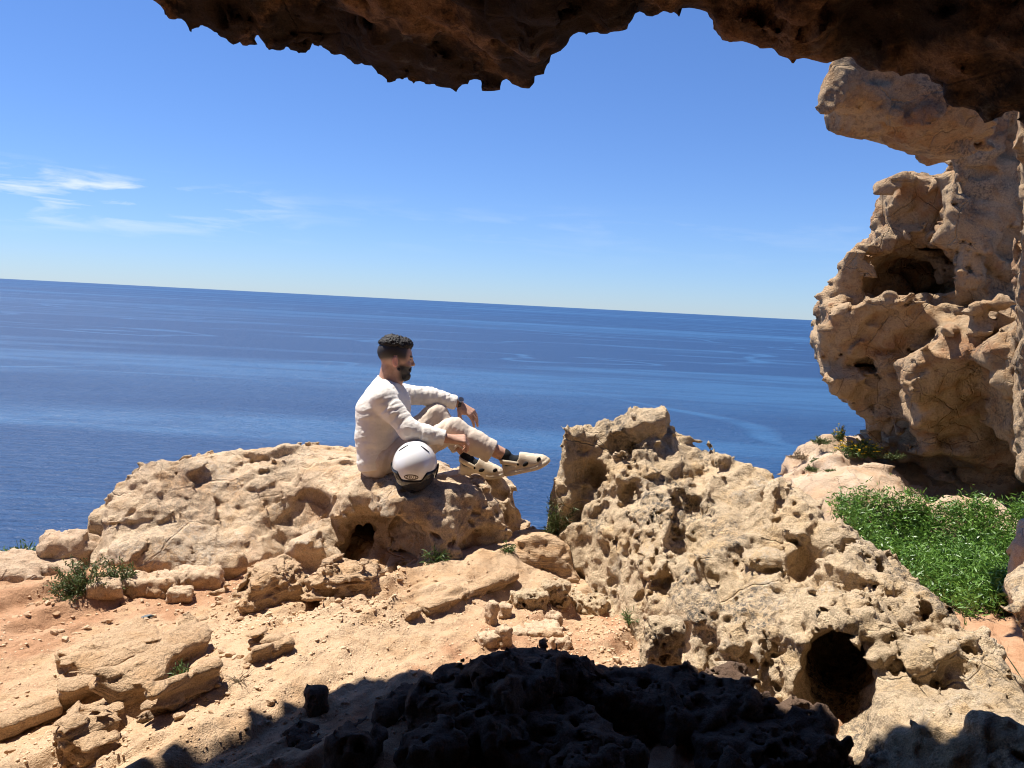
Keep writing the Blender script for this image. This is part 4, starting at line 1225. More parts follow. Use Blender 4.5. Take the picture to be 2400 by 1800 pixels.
# skeleton (near = his right side, far = his left side)
hipN, hipF = J(395, 1262, -.09), J(430, 1235, .11)
kneN, kneF = J(992, 1005, -.06), J(835, 868, .20)
ankN, ankF = J(1452, 1240, -.02), J(1112, 1225, .13)
pelv = J(345, 1225, .0); belly = J(365, 1040, .0); chest = J(385, 830, .0); upch = J(405, 700, .01); neckb = J(410, 600, .01); neckt = J(432, 470, .01)
shN, shF = J(375, 735, -.185), J(470, 690, .175)
elN, elF = J(600, 1010, -.235), J(790, 715, .215)
wrN, wrF = J(925, 1082, -.215), J(1030, 772, .235)
EAR = J(476, 405, .0)
head_yaw = R(14); head_tilt = R(4)     # face turned a little away from the viewer
HM = np.array(Matrix.Rotation(head_yaw, 3, 'Z') @ Matrix.Rotation(head_tilt, 3, 'Y'), f32)
def H(x, y, z):
    """head frame: x forward, y to his left, z up; origin between the ears"""
    return EAR + HM.astype(float) @ np.array([x, y, z])

skin_lo = np.array([min(pelv[0], chest[0]) - .16, 4.12, ORG[2] - .12]); skin_hi = np.array([ankN[0] + .06, 4.84, H(0, 0, .155)[2]])
B = Field(skin_lo, skin_hi, .0042)
# torso and limbs under the clothes keep the body one continuous figure
B.chain([(pelv, .095), (belly, .09), (chest, .105), (upch, .085), (neckb, .055)], .04)
B.chain([(shN, .045), (upch, .07), (shF, .045)], .04)
B.chain([(shN, .042), (elN, .036), (wrN, .026)], .02); B.chain([(shF, .042), (elF, .036), (wrF, .026)], .02)
B.chain([(hipN, .07), (kneN, .05), (ankN, .037)], .03); B.chain([(hipF, .07), (kneF, .05), (ankF, .037)], .03)
# calves
B.cap(kneN + (ankN - kneN) * .2 + np.array([0, 0, -.02]), kneN + (ankN - kneN) * .6 + np.array([0, 0, -.012]), .045, .040, .02)
# neck
B.cap(neckb, neckt + np.array([.004, 0, .0]), .056, .050, .02)
B.cap(neckb + np.array([.03, 0, -.01]), H(.035, 0, -.05), .045, .045, .02)
B.cap(J(400, 610, 0), H(-.030, 0, -.02), .046, .046, .02)
# skull and face
B.el(H(-.012, 0, .055), (.098, .076, .080), .02, HM)
B.el(H(.025, 0, .020), (.070, .066, .085), .02, HM)
B.el(H(.040, 0, -.040), (.050, .052, .055), .02, HM)
B.cap(H(.030, .035, -.045), H(.068, .014, -.075), .026, .022, .02); B.cap(H(.030, -.035, -.045), H(.068, -.014, -.075), .026, .022, .02)
B.cap(H(.079, -.026, .036), H(.079, .026, .036), .0150, .0150, .010)           # brow
B.cap(H(.091, 0, .030), H(.1045, 0, -.002), .0075, .0095, .010)                 # nose bridge
B.el(H(.1055, 0, -.008), (.0115, .0115, .010), .008, HM)                        # nose tip
B.el(H(.097, .012, -.011), (.008, .006, .007), .006, HM); B.el(H(.097, -.012, -.011), (.008, .006, .007), .006, HM)
for sgn in (-1, 1):
    B.el(H(.082, .032 * sgn, .019), (.014, .017, .011), .008, HM, 'sub')          # eye sockets
    B.el(H(.076, .031 * sgn, .018), (.0125, .0125, .0115), .003, HM)
    B.el(H(.066, .042 * sgn, -.012), (.022, .018, .018), .015, HM)                # cheekbone
    # ear: rim with a hollow
    em = HM @ np.array(Matrix.Rotation(-.35 * sgn, 3, 'Z') @ Matrix.Rotation(-.18, 3, 'Y'), f32)
    B.el(H(-.008, .078 * sgn, .004), (.0195, .0085, .033), .005, em)
    B.el(H(-.003, .0875 * sgn, .009), (.0115, .0075, .020), .003, em, 'sub')
    B.el(H(.004, .084 * sgn, -.006), (.007, .008, .008), .003, em, 'sub')
B.cap(H(.093, -.016, -.036), H(.093, .016, -.036), .0062, .0062, .006)          # lips
B.cap(H(.091, -.014, -.0465), H(.091, .014, -.0465), .0068, .0068, .006)
B.cap(H(.101, -.02, -.0412), H(.101, .02, -.0412), .0022, .0022, .002, mode='sub')

def hand(F, wr, d, n, sgn, curls, spread=.06, tcurl=.5):
    """palm and five fingers: d = direction of the palm, n = back of the hand, sgn = side of the thumb along cross(d, n)"""
    d = d / np.linalg.norm(d); n = n - d * (n @ d); n = n / np.linalg.norm(n); s = np.cross(d, n) * sgn
    K = [wr + d * .092 + s * a + n * b for a, b in ((.030, .0), (.010, .003), (-.011, .002), (-.030, -.003))]
    for k_ in K:
        F.cap(wr + (k_ - wr) * .08 - n * .002, k_, .019, .0125, .012)
    F.el(wr + d * .045 - n * .008, (.045, .030, .016), .012, np.stack([d, s, n], 1))
    F.el(wr + d * .04 + s * .028 - n * .012, (.030, .016, .016), .010, np.stack([d, s, n], 1))
    L = ((.040, .024, .021), (.044, .028, .022), (.041, .026, .021), (.032, .020, .018))
    for i, k_ in enumerate(K):
        ang = 0; p = k_; sp = (1.5 - i) * spread
        for j, l in enumerate(L[i]):
            ang += curls[i][j]
            v = d * math.cos(ang) - n * math.sin(ang) + s * sp * max(0, 1 - .5 * j)
            q = p + v / np.linalg.norm(v) * l
            F.cap(p, q, (.0100, .0092, .0085)[j], (.0092, .0085, .0072)[j], .004)
            p = q
    t0 = wr + d * .022 + s * .026 - n * .010
    t1 = t0 + (d * .60 + s * .72 - n * tcurl) * .040 / 1.05
    t2 = t1 + (d * .86 + s * .18 - n * tcurl) * .034
    t3 = t2 + (d * .95 - s * .15 - n * tcurl) * .026
    F.cap(t0, t1, .0155, .0115, .010); F.cap(t1, t2, .0112, .0100, .004); F.cap(t2, t3, .0100, .0078, .004)
palmN = J(1075, 1090, -.20) - wrN
hand(B, wrN + palmN * .08, palmN, np.array([.12, -.35, 1.0]), -1, ((.9, .75, .5), (.95, .8, .5), (.85, .75, .5), (.75, .7, .5)), .05, .7)
palmF = J(1165, 868, .225) - wrF
hand(B, wrF + palmF * .10, palmF, np.array([.55, -.55, .65]), 1, ((.45, .35, .25), (.35, .35, .25), (.45, .45, .3), (.6, .5, .3)), .07, .55)
V, Q = B.mesh(); V, Q = keep_biggest(V, Q, .2)
def skin_mat():
    m = N('skin'); m.set(Roughness=.55)
    m.p.inputs['Subsurface Weight'].default_value = .12
    m.p.inputs['Subsurface Radius'].default_value = (.02, .008, .004); m.p.inputs['Subsurface Scale'].default_value = .3
    at = m.n.new('ShaderNodeAttribute'); at.attribute_name = 'stubble'
    base = m.mix(m.ramp(m.noise(60, 4), .35, .65), (0.46, 0.25, 0.165), (0.54, 0.31, 0.21))
    hairy = m.mix(m.ramp(m.noise(900, 2), .35, .6), (0.012, 0.010, 0.009), (0.05, 0.038, 0.030))
    bl = m.n.new('ShaderNodeAttribute'); bl.attribute_name = 'blush'
    base = m.mix(m.math('MULTIPLY', bl.outputs['Fac'], .8), base, (0.66, 0.29, 0.22))
    m.color(m.mix(at.outputs['Fac'], base, hairy))
    m.bump(m.noise(260, 3), .4, .001)
    return m.m
M_skin = skin_mat()
body = sub_mesh('body', V, Q, M_skin, person)
hp = (V - EAR.astype(f32)) @ HM
hx, hy, hz = hp[:, 0], hp[:, 1], hp[:, 2]
inhead = (np.abs(hy) < .1) & (hz > -.14) & (hz < .2) & (np.abs(hx) < .16)
fade = sstep(-.004, .042, hz + .30 * np.clip(-hx - .02, 0, .1)) * sstep(.072, .045, hx - .10 * (hz - .05))      # skin fade of the haircut
nearear = np.sqrt(((hp - np.array([-.006, 0, .004])) * np.array([1, 0, .8])) ** 2).sum(1)
fade = fade * np.where((np.abs(hy) > .070) & (hz < .04), sstep(.02, .04, nearear), 1)
beardm = sstep(.002, -.022, hz + .10 * (hx - .04)) * sstep(-.002, .034, hx + .2 * (hz + .03)) * sstep(-.118, -.100, hz) * (1 - ((hx > .088) & (hz > -.028)).astype(f32))
side = sstep(-.004, .012, hx) * sstep(.034, .016, hx) * sstep(.05, .02, hz) * sstep(-.05, -.02, hz) * .55
st = np.clip(np.maximum(np.maximum(fade, beardm), side), 0, 1) * inhead
eye_b = ((np.abs(hx - .088) < .014) & (np.abs(hz - .041) < .0045) & (np.abs(np.abs(hy) - .028) < .018)) * inhead
st = np.maximum(st, eye_b * .95)
at = body.data.attributes.new('stubble', 'FLOAT', 'POINT'); at.data.foreach_set('value', st.astype(f32))
ear_m = inhead * (np.abs(hy) > .0745) * (np.abs(hx + .006) < .030) * (np.abs(hz - .002) < .040)
st = st * (1 - ear_m); body.data.attributes['stubble'].data.foreach_set('value', st.astype(f32))
at = body.data.attributes.new('blush', 'FLOAT', 'POINT'); at.data.foreach_set('value', ear_m.astype(f32))
# eyes
for sgn in (-1, 1):
    bm = bmesh.new(); bmesh.ops.create_uvsphere(bm, u_segments=14, v_segments=10, radius=.0105)
    me = bpy.data.meshes.new('eye'); bm.to_mesh(me); bm.free(); me.materials.append(plain('eye_white', (.25, .2, .18), .2))
    add_obj('eye', me, body, tuple(H(.0795, .031 * sgn, .0185) - ORG))

# hair: a curly top, tight clumps
HF = Field(H(0, 0, 0) - np.array([.16, .14, .04]), H(0, 0, 0) + np.array([.16, .14, .21]), .0034)
def curls(q):
    w1, w2, wi = worley(q * 62 + 5)
    x1, x2, xi = worley(q * 120 + 15)
    return .010 * (w1 - .45) + .006 * (x1 - .4) + .006 * vnoise(q * 30) + .003 * vnoise(q * 210)
HF.el(H(-.008, 0, .086), (.100, .078, .070), .01, HM, off=curls)
HF.el(H(.044, 0, .110), (.046, .064, .034), .02, HM, off=curls)
HF.el(H(-.040, 0, .102), (.058, .068, .044), .02, HM, off=curls)
def under(P):
    q = (P - EAR.astype(f32)) @ HM
    # lower edge of the long hair: rises from the nape to the temple
    return (.066 - .02 * q[:, 0] / .1 - q[:, 2]) + .006 * vnoise(P * 70)
HF.op(HF.lo, HF.lo + HF.n * HF.h, under, .006, 'cut')
HF.op(HF.lo, HF.lo + HF.n * HF.h, lambda P: .013 * (1 - sstep(.060, .112, ((P - EAR.astype(f32)) @ HM)[:, 2])), 0, 'off')
V, Q = HF.mesh(); V, Q = keep_biggest(V, Q, .05)
M_hair = plain('dark_hair', (0.017, 0.014, 0.013), .7, .3, None, .5, 140)
sub_mesh('hair', V, Q, M_hair, person)
# beard
BF = Field(H(.03, 0, -.05) - np.array([.09, .10, .09]), H(.03, 0, -.05) + np.array([.10, .10, .09]), .0030)
fuzz = lambda q: .004 * (worley(q * 190)[0] - .5)
BF.cap(H(.075, 0, -.084), H(.062, 0, -.092), .022, .021, .012)
for sgn in (-1, 1):
    BF.cap(H(.020, .056 * sgn, -.036), H(.058, .030 * sgn, -.078), .0105, .021, .014)
    BF.cap(H(.066, .032 * sgn, -.052), H(.078, .016 * sgn, -.074), .014, .019, .012)
    BF.cap(H(.092, .004 * sgn, -.0265), H(.086, .026 * sgn, -.040), .0075, .0070, .006)
BF.op(BF.lo, BF.lo + BF.n * BF.h, lambda P: .0035 * (worley(P * 170)[0] - .45) + .002 * vnoise(P * 300), 0, 'off')
BF.el(H(.101, 0, -.043), (.016, .022, .0085), .004, HM, 'sub')
V, Q = BF.mesh(); V, Q = keep_biggest(V, Q, .02)
sub_mesh('beard', V, Q, plain('dark_beard', (0.020, 0.015, 0.013), .6, .4, None, .5, 200), person)

# sweater
SW = Field(np.array([pelv[0] - .17, 4.15, ORG[2] - .02]), np.array([wrF[0] + .05, 4.86, neckb[2] + .06]), .0050)
def q3(p, dx=0, dy=0, dz=0): return np.asarray(p) + np.array([dx, dy, dz])
tor = (.0022, 40, 2.)
for yo in (-.075, .0, .075):
    SW.chain([(q3(pelv, -.005, yo, -.03), .115), (q3(belly, -.02, yo, 0), .115), (q3(chest, -.015, yo * 1.05, 0), .128), (q3(upch, -.01, yo * 1.1, -.01), .098)], .05, tor)
SW.cap(q3(upch, -.01, 0, -.01), q3(neckb, -.004, 0, -.012), .085, .074, .05)
SW.cap(q3(chest, .035, .07, .03), q3(belly, .03, .05, .03), .10, .10, .05, tor)
slv = (.0038, 66, 7.)
SW.chain([(q3(upch, -.005, -.08, -.02), .085), (shN, .072)], .04); SW.chain([(q3(upch, .0, .09, -.01), .085), (shF, .070)], .04)
SW.chain([(shN, .071), (elN, .058), (wrN, .043)], .022, slv); SW.chain([(shF, .069), (elF, .056), (wrF, .043)], .022, (.0038, 70, 3.))
SW.cap(elN, elN + (wrN - elN) * .6 + np.array([0, 0, -.012]), .054, .045, .02, slv)
# large draped folds
fold = lambda P: .0034 * fbm(np.stack([P[:, 0] * 9 + P[:, 2] * 5, P[:, 1] * 6, P[:, 2] * 34 - P[:, 0] * 13], 1), 3, .55, ridge=True) + .0010 * fbm(P * 55, 2)
SW.op(SW.lo, SW.lo + SW.n * SW.h, fold, 0, 'off')
def plane_cut(F, p, nrm, r, k=.004):
    p = np.asarray(p); nn = np.asarray(nrm, float); nn /= np.linalg.norm(nn)
    F.op(p - r, p + r, lambda P: (P - p.astype(f32)) @ nn.astype(f32), k, 'cut')
plane_cut(SW, wrN - (wrN - elN) * .03, wrN - elN, .075); plane_cut(SW, wrF - (wrF - elF) * .05, wrF - elF, .075)
SW.cap(wrN - (wrN - elN) * .10, wrN - (wrN - elN) * .045, .0425, .0425, .004); SW.cap(wrF - (wrF - elF) * .12, wrF - (wrF - elF) * .065, .0425, .0425, .004)
plane_cut(SW, wrN - (wrN - elN) * .03, wrN - elN, .075); plane_cut(SW, wrF - (wrF - elF) * .05, wrF - elF, .075)
# neck opening with a ribbed band
SW.el(q3(neckb, .010, 0, .045), (.080, .076, .055), .006, np.array(Matrix.Rotation(.42, 3, 'Y'), f32), 'sub')
# hem at the seat, and the small of the back tucked in
SW.op(SW.lo, SW.lo + SW.n * SW.h, lambda P: (J(300, 1352, 0)[2] + .25 * np.maximum(0, P[:, 0] - J(250, 0)[0]) - P[:, 2]), .008, 'cut')
SW.op(SW.lo, SW.lo + SW.n * SW.h, lambda P: np.where(P[:, 2] < J(0, 1180)[2], (P[:, 0] - J(520, 1200)[0]) + .5 * (J(0, 1180)[2] - P[:, 2]) * 0, -1), 0, 'cut')
V, Q = SW.mesh(); V, Q = keep_biggest(V, Q, .05)
def knit(name, col, sc):
    m = N(name); m.set(Roughness=.85); m.p.inputs['Specular IOR Level'].default_value = .2
    m.p.inputs['Sheen Weight'].default_value = .15
    m.color(m.mix(m.ramp(m.noise(14, 4), .35, .65), col, tuple(a * .93 for a in col)))
    m.bump(m.math('ADD', m.noise(sc, 3), m.math('MULTIPLY', m.noise(34, 3), 1.2)), .6, .004)
    return m.m
M_sweater = knit('white_knit', (0.84, 0.765, 0.68), 500)
M_trouser = knit('beige_cotton', (0.70, 0.57, 0.455), 700)
sweater = sub_mesh('sweater', V, Q, M_sweater, person)
# collar band as a sub-part
def ring(c, ax, up, ra, rb, r, name, mat, parent, org, n=40, m=10, sag=0.0):
    ax = np.asarray(ax) / np.linalg.norm(ax); u = np.asarray(up) - ax * (np.asarray(up) @ ax); u /= np.linalg.norm(u); v = np.cross(ax, u)
    vv, ff = [], []
    for i in range(n):
        a = i / n * math.tau
        rad = u * math.cos(a) * ra + v * math.sin(a) * rb
        o = c + rad - ax * sag * math.cos(2 * a); dr = rad / np.linalg.norm(rad)
        for j in range(m):
            b = j / m * math.tau
            vv.append(o + dr * math.cos(b) * r[0] + ax * math.sin(b) * r[1] - org)
            ff.append((i * m + j, ((i + 1) % n) * m + j, ((i + 1) % n) * m + (j + 1) % m, i * m + (j + 1) % m))
    return add_obj(name, mesh_from(name, np.array(vv), np.array(ff), mat), parent)
ring(q3(neckb, .008, 0, .006), np.array([.42, 0, .9]), (1, 0, 0), .074, .071, (.006, .011), 'collar', M_sweater, sweater, ORG)

# trousers
TR = Field(np.array([pelv[0] - .16, 4.18, ORG[2] - .16]), np.array([ankN[0] + .03, 4.86, kneF[2] + .10]), .0052)
hemN = kneN + (ankN - kneN) * .76; hemF = kneF + (ankF - kneF) * .80
tw = (.0050, 20, 4.)
TR.chain([(q3(pelv, .0, -.05, -.05), .105), (q3(hipN, -.02, 0, -.005), .098), (hipN + (kneN - hipN) * .5 + np.array([0, 0, -.012]), .088), (kneN, .068), (kneN + (hemN - kneN) * .5 + np.array([0, 0, -.014]), .072), (hemN + np.array([-.006, 0, -.014]), .068), (hemN + (hemN - kneN) * .2, .068)], .03, tw)
TR.chain([(q3(pelv, .0, .06, -.05), .105), (hipF, .096), (hipF + (kneF - hipF) * .5, .086), (kneF, .068), (kneF + (hemF - kneF) * .6, .064), (hemF, .062), (hemF + (hemF - kneF) * .2, .062)], .03, (.005, 20, 9.))
foldt = lambda P: .0048 * fbm(np.stack([P[:, 0] * 24 - P[:, 2] * 12, P[:, 1] * 6, P[:, 2] * 9 + P[:, 0] * 3], 1) + 5, 2, ridge=True) + .0010 * fbm(P * 50 + 3, 2)
TR.op(TR.lo, TR.lo + TR.n * TR.h, foldt, 0, 'off')
plane_cut(TR, hemN, hemN - kneN, .13, .003); plane_cut(TR, hemF, hemF - kneF, .13, .003)
dn = np.array([-.006, 0, -.014])
TR.cap(kneN + (hemN - kneN) * .86 + dn, hemN + (hemN - kneN) * .3 + dn, .046, .056, .004, mode='sub'); TR.cap(kneF + (hemF - kneF) * .88, hemF + (hemF - kneF) * .3, .042, .050, .004, mode='sub')
# sits flat on the stone
TR.op(TR.lo, TR.lo + TR.n * TR.h, lambda P: (ORG[2] - .006 - P[:, 2]), .012, 'cut')
V, Q = TR.mesh(); V, Q = keep_biggest(V, Q, .02)
trousers = sub_mesh('trousers', V, Q, M_trouser, person)

# socks
M_sock = plain('black_sock', (0.012, 0.013, 0.015), .85, .2, (300, .002))
footN = J(1690, 1290, -.02) - J(1450, 1325, -.02); footF = J(1390, 1385, .13) - J(1060, 1335, .13)
heelN, heelF = J(1462, 1352, -.02), J(1062, 1352, .13)
for ank, heel, ft, kn_ in ((ankN, heelN, footN, kneN), (ankF, heelF, footF, kneF)):
    ft = ft / np.linalg.norm(ft)
    SF = Field(np.minimum(ank, heel) - .12, np.maximum(ank, heel) + np.array([.24, .12, .12]), .004)
    top = ank + (kn_ - ank) * .02
    jt = ank + (heel - ank) * .55 + ft * .022
    SF.cap(top, jt, .040, .038, .02, (.0018, 90, 1.))
    SF.cap(jt, heel + ft * .09 + np.array([0, 0, .035]), .038, .034, .02)
    V, Q = SF.mesh(); sub_mesh('sock', V, Q, M_sock, person)

# clogs: foam shoe with openings, strap and rivet
M_foam = plain('beige_foam', (0.60, 0.49, 0.35), .6, .3, (160, .001), .04, 40)
M_dark = plain('dark_opening', (0.015, 0.014, 0.013), .8, .1)
def clog(heel_bottom, fwd, label):
    fwd = fwd / np.linalg.norm(fwd); up = np.array([0, 0, 1.]) - fwd * fwd[2]; up /= np.linalg.norm(up); left = np.cross(up, fwd)
    Mx = np.stack([fwd, left, up], 1)
    h = .0042
    F = Field((-.03, -.075, -.01), (.325, .075, .14), h)
    # side profile and plan outline, heel at x = 0
    PX = np.array([-.03, .0, .05, .085, .098, .115, .145, .19, .235, .268, .290, .32])
    PT = np.array([.066, .068, .060, .058, .100, .104, .098, .083, .071, .062, .048, .030])
    WX = np.array([-.03, .0, .015, .04, .10, .15, .19, .225, .255, .278, .293, .32])
    WW = np.array([-.03, .0, .028, .040, .042, .046, .051, .052, .049, .041, .022, -.03])
    def shoe(P):
        x, y, z = P[:, 0], P[:, 1], P[:, 2]
        w = np.interp(x, WX, WW) - .22 * np.maximum(0, z - .03) * (x > .09)
        t = np.interp(x, PX, PT)
        k = worley(np.stack([x * 24, y * 20, z * 3], 1))
        pan = .0022 * sstep(.14, .02, k[1] - k[0]) * (z > .05)
        up = z - t + .30 * y * y / .045 + pan
        rock = .6 * np.maximum(0, x - .20) ** 1.5
        f = smax((np.abs(y) - w) * .9, up * .8, .022)
        groove = .0022 * np.exp(-((z - .026 - rock) / .003) ** 2)
        flare = .004 * sstep(.028, .012, z - rock)
        return smax(f + groove - flare, rock - z, .006)
    F.op(F.lo, F.lo + F.n * F.h, shoe)
    # mouth of the shoe
    F.cap((.044, 0, .094), (.090, 0, .092), .033, .037, .006, mode='sub')
    F.cap((.045, 0, .058), (.090, 0, .058), .027, .029, .006, mode='sub')
    F.cap((.090, 0, .070), (.130, 0, .066), .034, .026, .006, mode='sub')
    V, Q = F.mesh(); V, Q = keep_biggest(V, Q, .05)
    root = add_obj('clog', mesh_from('clog', V, Q, M_foam), person)
    root.matrix_local = Matrix.Translation(tuple(heel_bottom - ORG)) @ Matrix([list(map(float, r_)) for r_ in Mx]).to_4x4() @ Matrix.Diagonal((.93, 1.02, 1.18, 1))
    root['label'] = label
    # openings on the side that faces the viewer and on the far side
    for sgn in (-1, 1):
        for cx, cz, a, b in ((.150, .042, .020, .0095), (.236, .050, .016, .0105)):
            bm = bmesh.new(); bmesh.ops.create_uvsphere(bm, u_segments=16, v_segments=8, radius=1)
            me = bpy.data.meshes.new('opening'); bm.to_mesh(me); bm.free(); me.materials.append(M_dark)
            yy = .0445 if cx < .2 else .0430
            o = add_obj('opening', me, root, (cx, sgn * yy, cz)); o.scale = (a, .008, b); o.rotation_euler = (sgn * -.25, -.25, sgn * (-.08 if cx < .2 else -.45))
        bm = bmesh.new(); bmesh.ops.create_cone(bm, cap_ends=True, segments=16, radius1=.0065, radius2=.0055, depth=.008)
        me = bpy.data.meshes.new('rivet'); bm.to_mesh(me); bm.free(); me.materials.append(M_dark)
        o = add_obj('rivet', me, root, (.104, sgn * .0455, .050)); o.rotation_euler = (R(90) * sgn, 0, 0)
    # heel strap
    vv, ff = [], []
    for i in range(25):
        a = i / 24; ang = -math.pi / 2 - math.pi * a
        if a < .2: x, y = .108 - (a / .2) * .06, -.0445 + .002 * (a / .2)
        elif a > .8: x, y = .048 + ((a - .8) / .2) * .06, .0425 + .002 * ((a - .8) / .2)
        else:
            t = -math.pi / 2 - (a - .2) / .6 * math.pi; x, y = .048 + .050 * math.cos(t), .0425 * math.sin(t)
        z = .050 + .030 * math.sin(math.pi * a)
        n_ = np.array([x - .07, y * 1.3, 0]); n_ /= np.linalg.norm(n_)
        for j, (dn, dz) in enumerate(((-.001, -.012), (.005, -.012), (.005, .012), (-.001, .012))):
            vv.append((x + n_[0] * dn, y + n_[1] * dn, z + dz))
        if i:
            for j in range(4):
                ff.append(((i - 1) * 4 + j, (i - 1) * 4 + (j + 1) % 4, i * 4 + (j + 1) % 4, i * 4 + j))
    add_obj('heel_strap', mesh_from('heel_strap', np.array(vv), np.array(ff), M_foam), root)
    return root
clog(J(1440, 1400, -.02) + np.array([-.0, 0, -.012]), J(1800, 1335, -.03) - J(1440, 1418, -.02), 'beige foam clog of the outstretched foot, raised over the rock edge')
clog(J(1035, 1392, .13) + np.array([-.0, 0, -.004]), J(1395, 1445, .12) - J(1035, 1400, .13), 'beige foam clog planted flat on the boulder')

# watch on the far wrist
wd = (wrF - elF) / np.linalg.norm(wrF - elF)
wc = wrF + wd * .012
watch = ring(wc, wd, (0, -.3, 1), .034, .034, (.003, .009), 'watch_strap', plain('dark_strap', (.03, .02, .015), .5), person, ORG, 30, 8)
bm = bmesh.new(); bmesh.ops.create_cone(bm, cap_ends=True, segments=28, radius1=.0195, radius2=.0185, depth=.010)
me = bpy.data.meshes.new('watch_case'); bm.to_mesh(me); bm.free()
mm = plain('steel', (.5, .5, .52), .25); mm.node_tree.nodes['Principled BSDF'].inputs['Metallic'].default_value = 1; me.materials.append(mm)
un = np.array([.05, -.62, .75]); un = un - wd * (un @ wd); un /= np.linalg.norm(un)
case = add_obj('watch_case', me, watch); case.location = tuple(wc + un * .036 - ORG); case.rotation_euler = Vector(un).to_track_quat('Z', 'Y').to_euler()
bm = bmesh.new(); bmesh.ops.create_cone(bm, cap_ends=True, segments=28, radius1=.0155, radius2=.0155, depth=.0015)
me = bpy.data.meshes.new('dial'); bm.to_mesh(me); bm.free(); me.materials.append(plain('dial', (.03, .03, .04), .2))
dl = add_obj('watch_dial', me, watch); dl.location = tuple(wc + un * .0418 - ORG); dl.rotation_euler = case.rotation_euler
print('person', round(time.time() - T0, 1))

# ------------------------------------------------------------------ helmet
hc = W(800 + 650 * PZ, 740 + 1318 * PZ, 4.22)
helm = add_obj('helmet', None); helm.location = tuple(hc - np.array([0, 0, .148])); bpy.context.view_layer.update()
tag(helm, 'white motorcycle helmet with dark visor and oval badge, beside the seated man', 'helmet')
HO = np.array([0, 0, .148])
tohel = math.atan2(-hc[0], hc[1])
helm.rotation_euler = (0, 0, 0)
def hel_r(az, el):
    """helmet surface: az 0 faces the viewer (-y), el elevation; returns point (helmet frame)"""
    ce, se = math.cos(el), math.sin(el)
    rx, ry = .122, .150
    rz = .133 if se > 0 else .148
    x, y, z = rx * ce * math.sin(az), -ry * ce * math.cos(az), rz * se
    if se < 0:                                  # lower sides draw in slightly
        x *= 1 - .16 * se * se * 1.2; y *= 1 - .08 * se * se
    return np.array([x, y, z])
def patch(az0, az1, el0, el1, off, na, ne, top=None, bot=None, thick=.004):
    vv, ff = [], []
    for i in range(na + 1):
        az = az0 + (az1 - az0) * i / na
        e0 = bot(az) if bot else el0; e1 = top(az) if top else el1
        for j in range(ne + 1):
            el = e0 + (e1 - e0) * j / ne
            p = hel_r(az, el); n_ = p / np.array([.127, .152, .14]) ** 2; n_ = n_ / np.linalg.norm(n_)
            vv.append(p + n_ * off + HO)
    for i in range(na + 1):
        for j in range(ne + 1):
            az = az0 + (az1 - az0) * i / na
            e0 = bot(az) if bot else el0; e1 = top(az) if top else el1
            el = e0 + (e1 - e0) * j / ne
            p = hel_r(az, el); n_ = p / np.array([.127, .152, .14]) ** 2; n_ = n_ / np.linalg.norm(n_)
            vv.append(p + n_ * (off - thick) + HO)
    nn = (na + 1) * (ne + 1)
    for i in range(na):
        for j in range(ne):
            a = i * (ne + 1) + j; b = a + ne + 1
            ff.append((a, b, b + 1, a + 1)); ff.append((nn + a, nn + a + 1, nn + b + 1, nn + b))
    for i in range(na):
        for j in (0, ne):
            a = i * (ne + 1) + j; b = a + ne + 1
            ff.append((a, nn + a, nn + b, b) if j == 0 else (a, b, nn + b, nn + a))
    for j in range(ne):
        for i in (0, na):
            a = i * (ne + 1) + j
            ff.append((a, a + 1, nn + a + 1, nn + a) if i == 0 else (a, nn + a, nn + a + 1, a + 1))
    return np.array(vv), np.array(ff)
M_shell = plain('white_gloss', (0.78, 0.76, 0.75), .16, .5)
M_shell.node_tree.nodes['Principled BSDF'].inputs['Coat Weight'].default_value = .5
M_visor = plain('smoked_visor', (0.030, 0.029, 0.032), .10, .6)
M_trim = plain('black_trim', (0.014, 0.014, 0.015), .55, .3)
def vis_top(az):
    t = abs(az) / R(100)
    return R(-24) + R(17) * sstep(.26, .42, t) + R(6) * sstep(.5, 1.0, t)
vis_bot = lambda az: R(-74) + R(18) * (abs(az) / R(100)) ** 2
V, Q = patch(-math.pi, math.pi, R(-58), R(89.5), .0, 72, 40); add_obj('shell', mesh_from('shell', V, Q, M_shell), helm)
V, Q = patch(R(-100), R(100), 0, 0, .006, 60, 16, vis_top, vis_bot); visor = add_obj('visor', mesh_from('visor', V, Q, M_visor), helm)
V, Q = patch(R(-106), R(106), 0, 0, .0025, 60, 16, lambda az: vis_top(az) + R(2.2), lambda az: vis_bot(az) - R(4), .003); add_obj('visor_seal', mesh_from('visor_seal', V, Q, M_trim), helm)
V, Q = patch(-math.pi, math.pi, R(-72), R(-54), .0035, 60, 6, thick=.012); add_obj('rim_trim', mesh_from('rim_trim', V, Q, M_trim), helm)
# visor hinge covers
for sgn in (-1, 1):
    V, Q = patch(sgn * R(98) - R(13), sgn * R(98) + R(13), R(-24), R(2), .0095, 10, 10); add_obj('hinge_cover', mesh_from('hinge_cover', V, Q, M_trim), helm)
    # crown vents: slanted slots
    vv, ff = [], []
    for i in range(13):
        t = i / 12; az = sgn * (R(36) + R(24) * t); el = R(62) - R(22) * t; wdt = R(2.6) * math.sin(math.pi * (.08 + .86 * t))
        for e_, o_ in ((el + wdt, -.003), (el + wdt, .0030), (el - wdt, .0030), (el - wdt, -.003)):
            p = hel_r(az, e_); n_ = p / np.array([.127, .152, .14]) ** 2; n_ /= np.linalg.norm(n_)
            vv.append(p + n_ * o_ + HO)
        if i:
            for j in range(4): ff.append(((i - 1) * 4 + j, (i - 1) * 4 + (j + 1) % 4, i * 4 + (j + 1) % 4, i * 4 + j))
    add_obj('vent', mesh_from('vent', np.array(vv), np.array(ff), M_trim), helm)
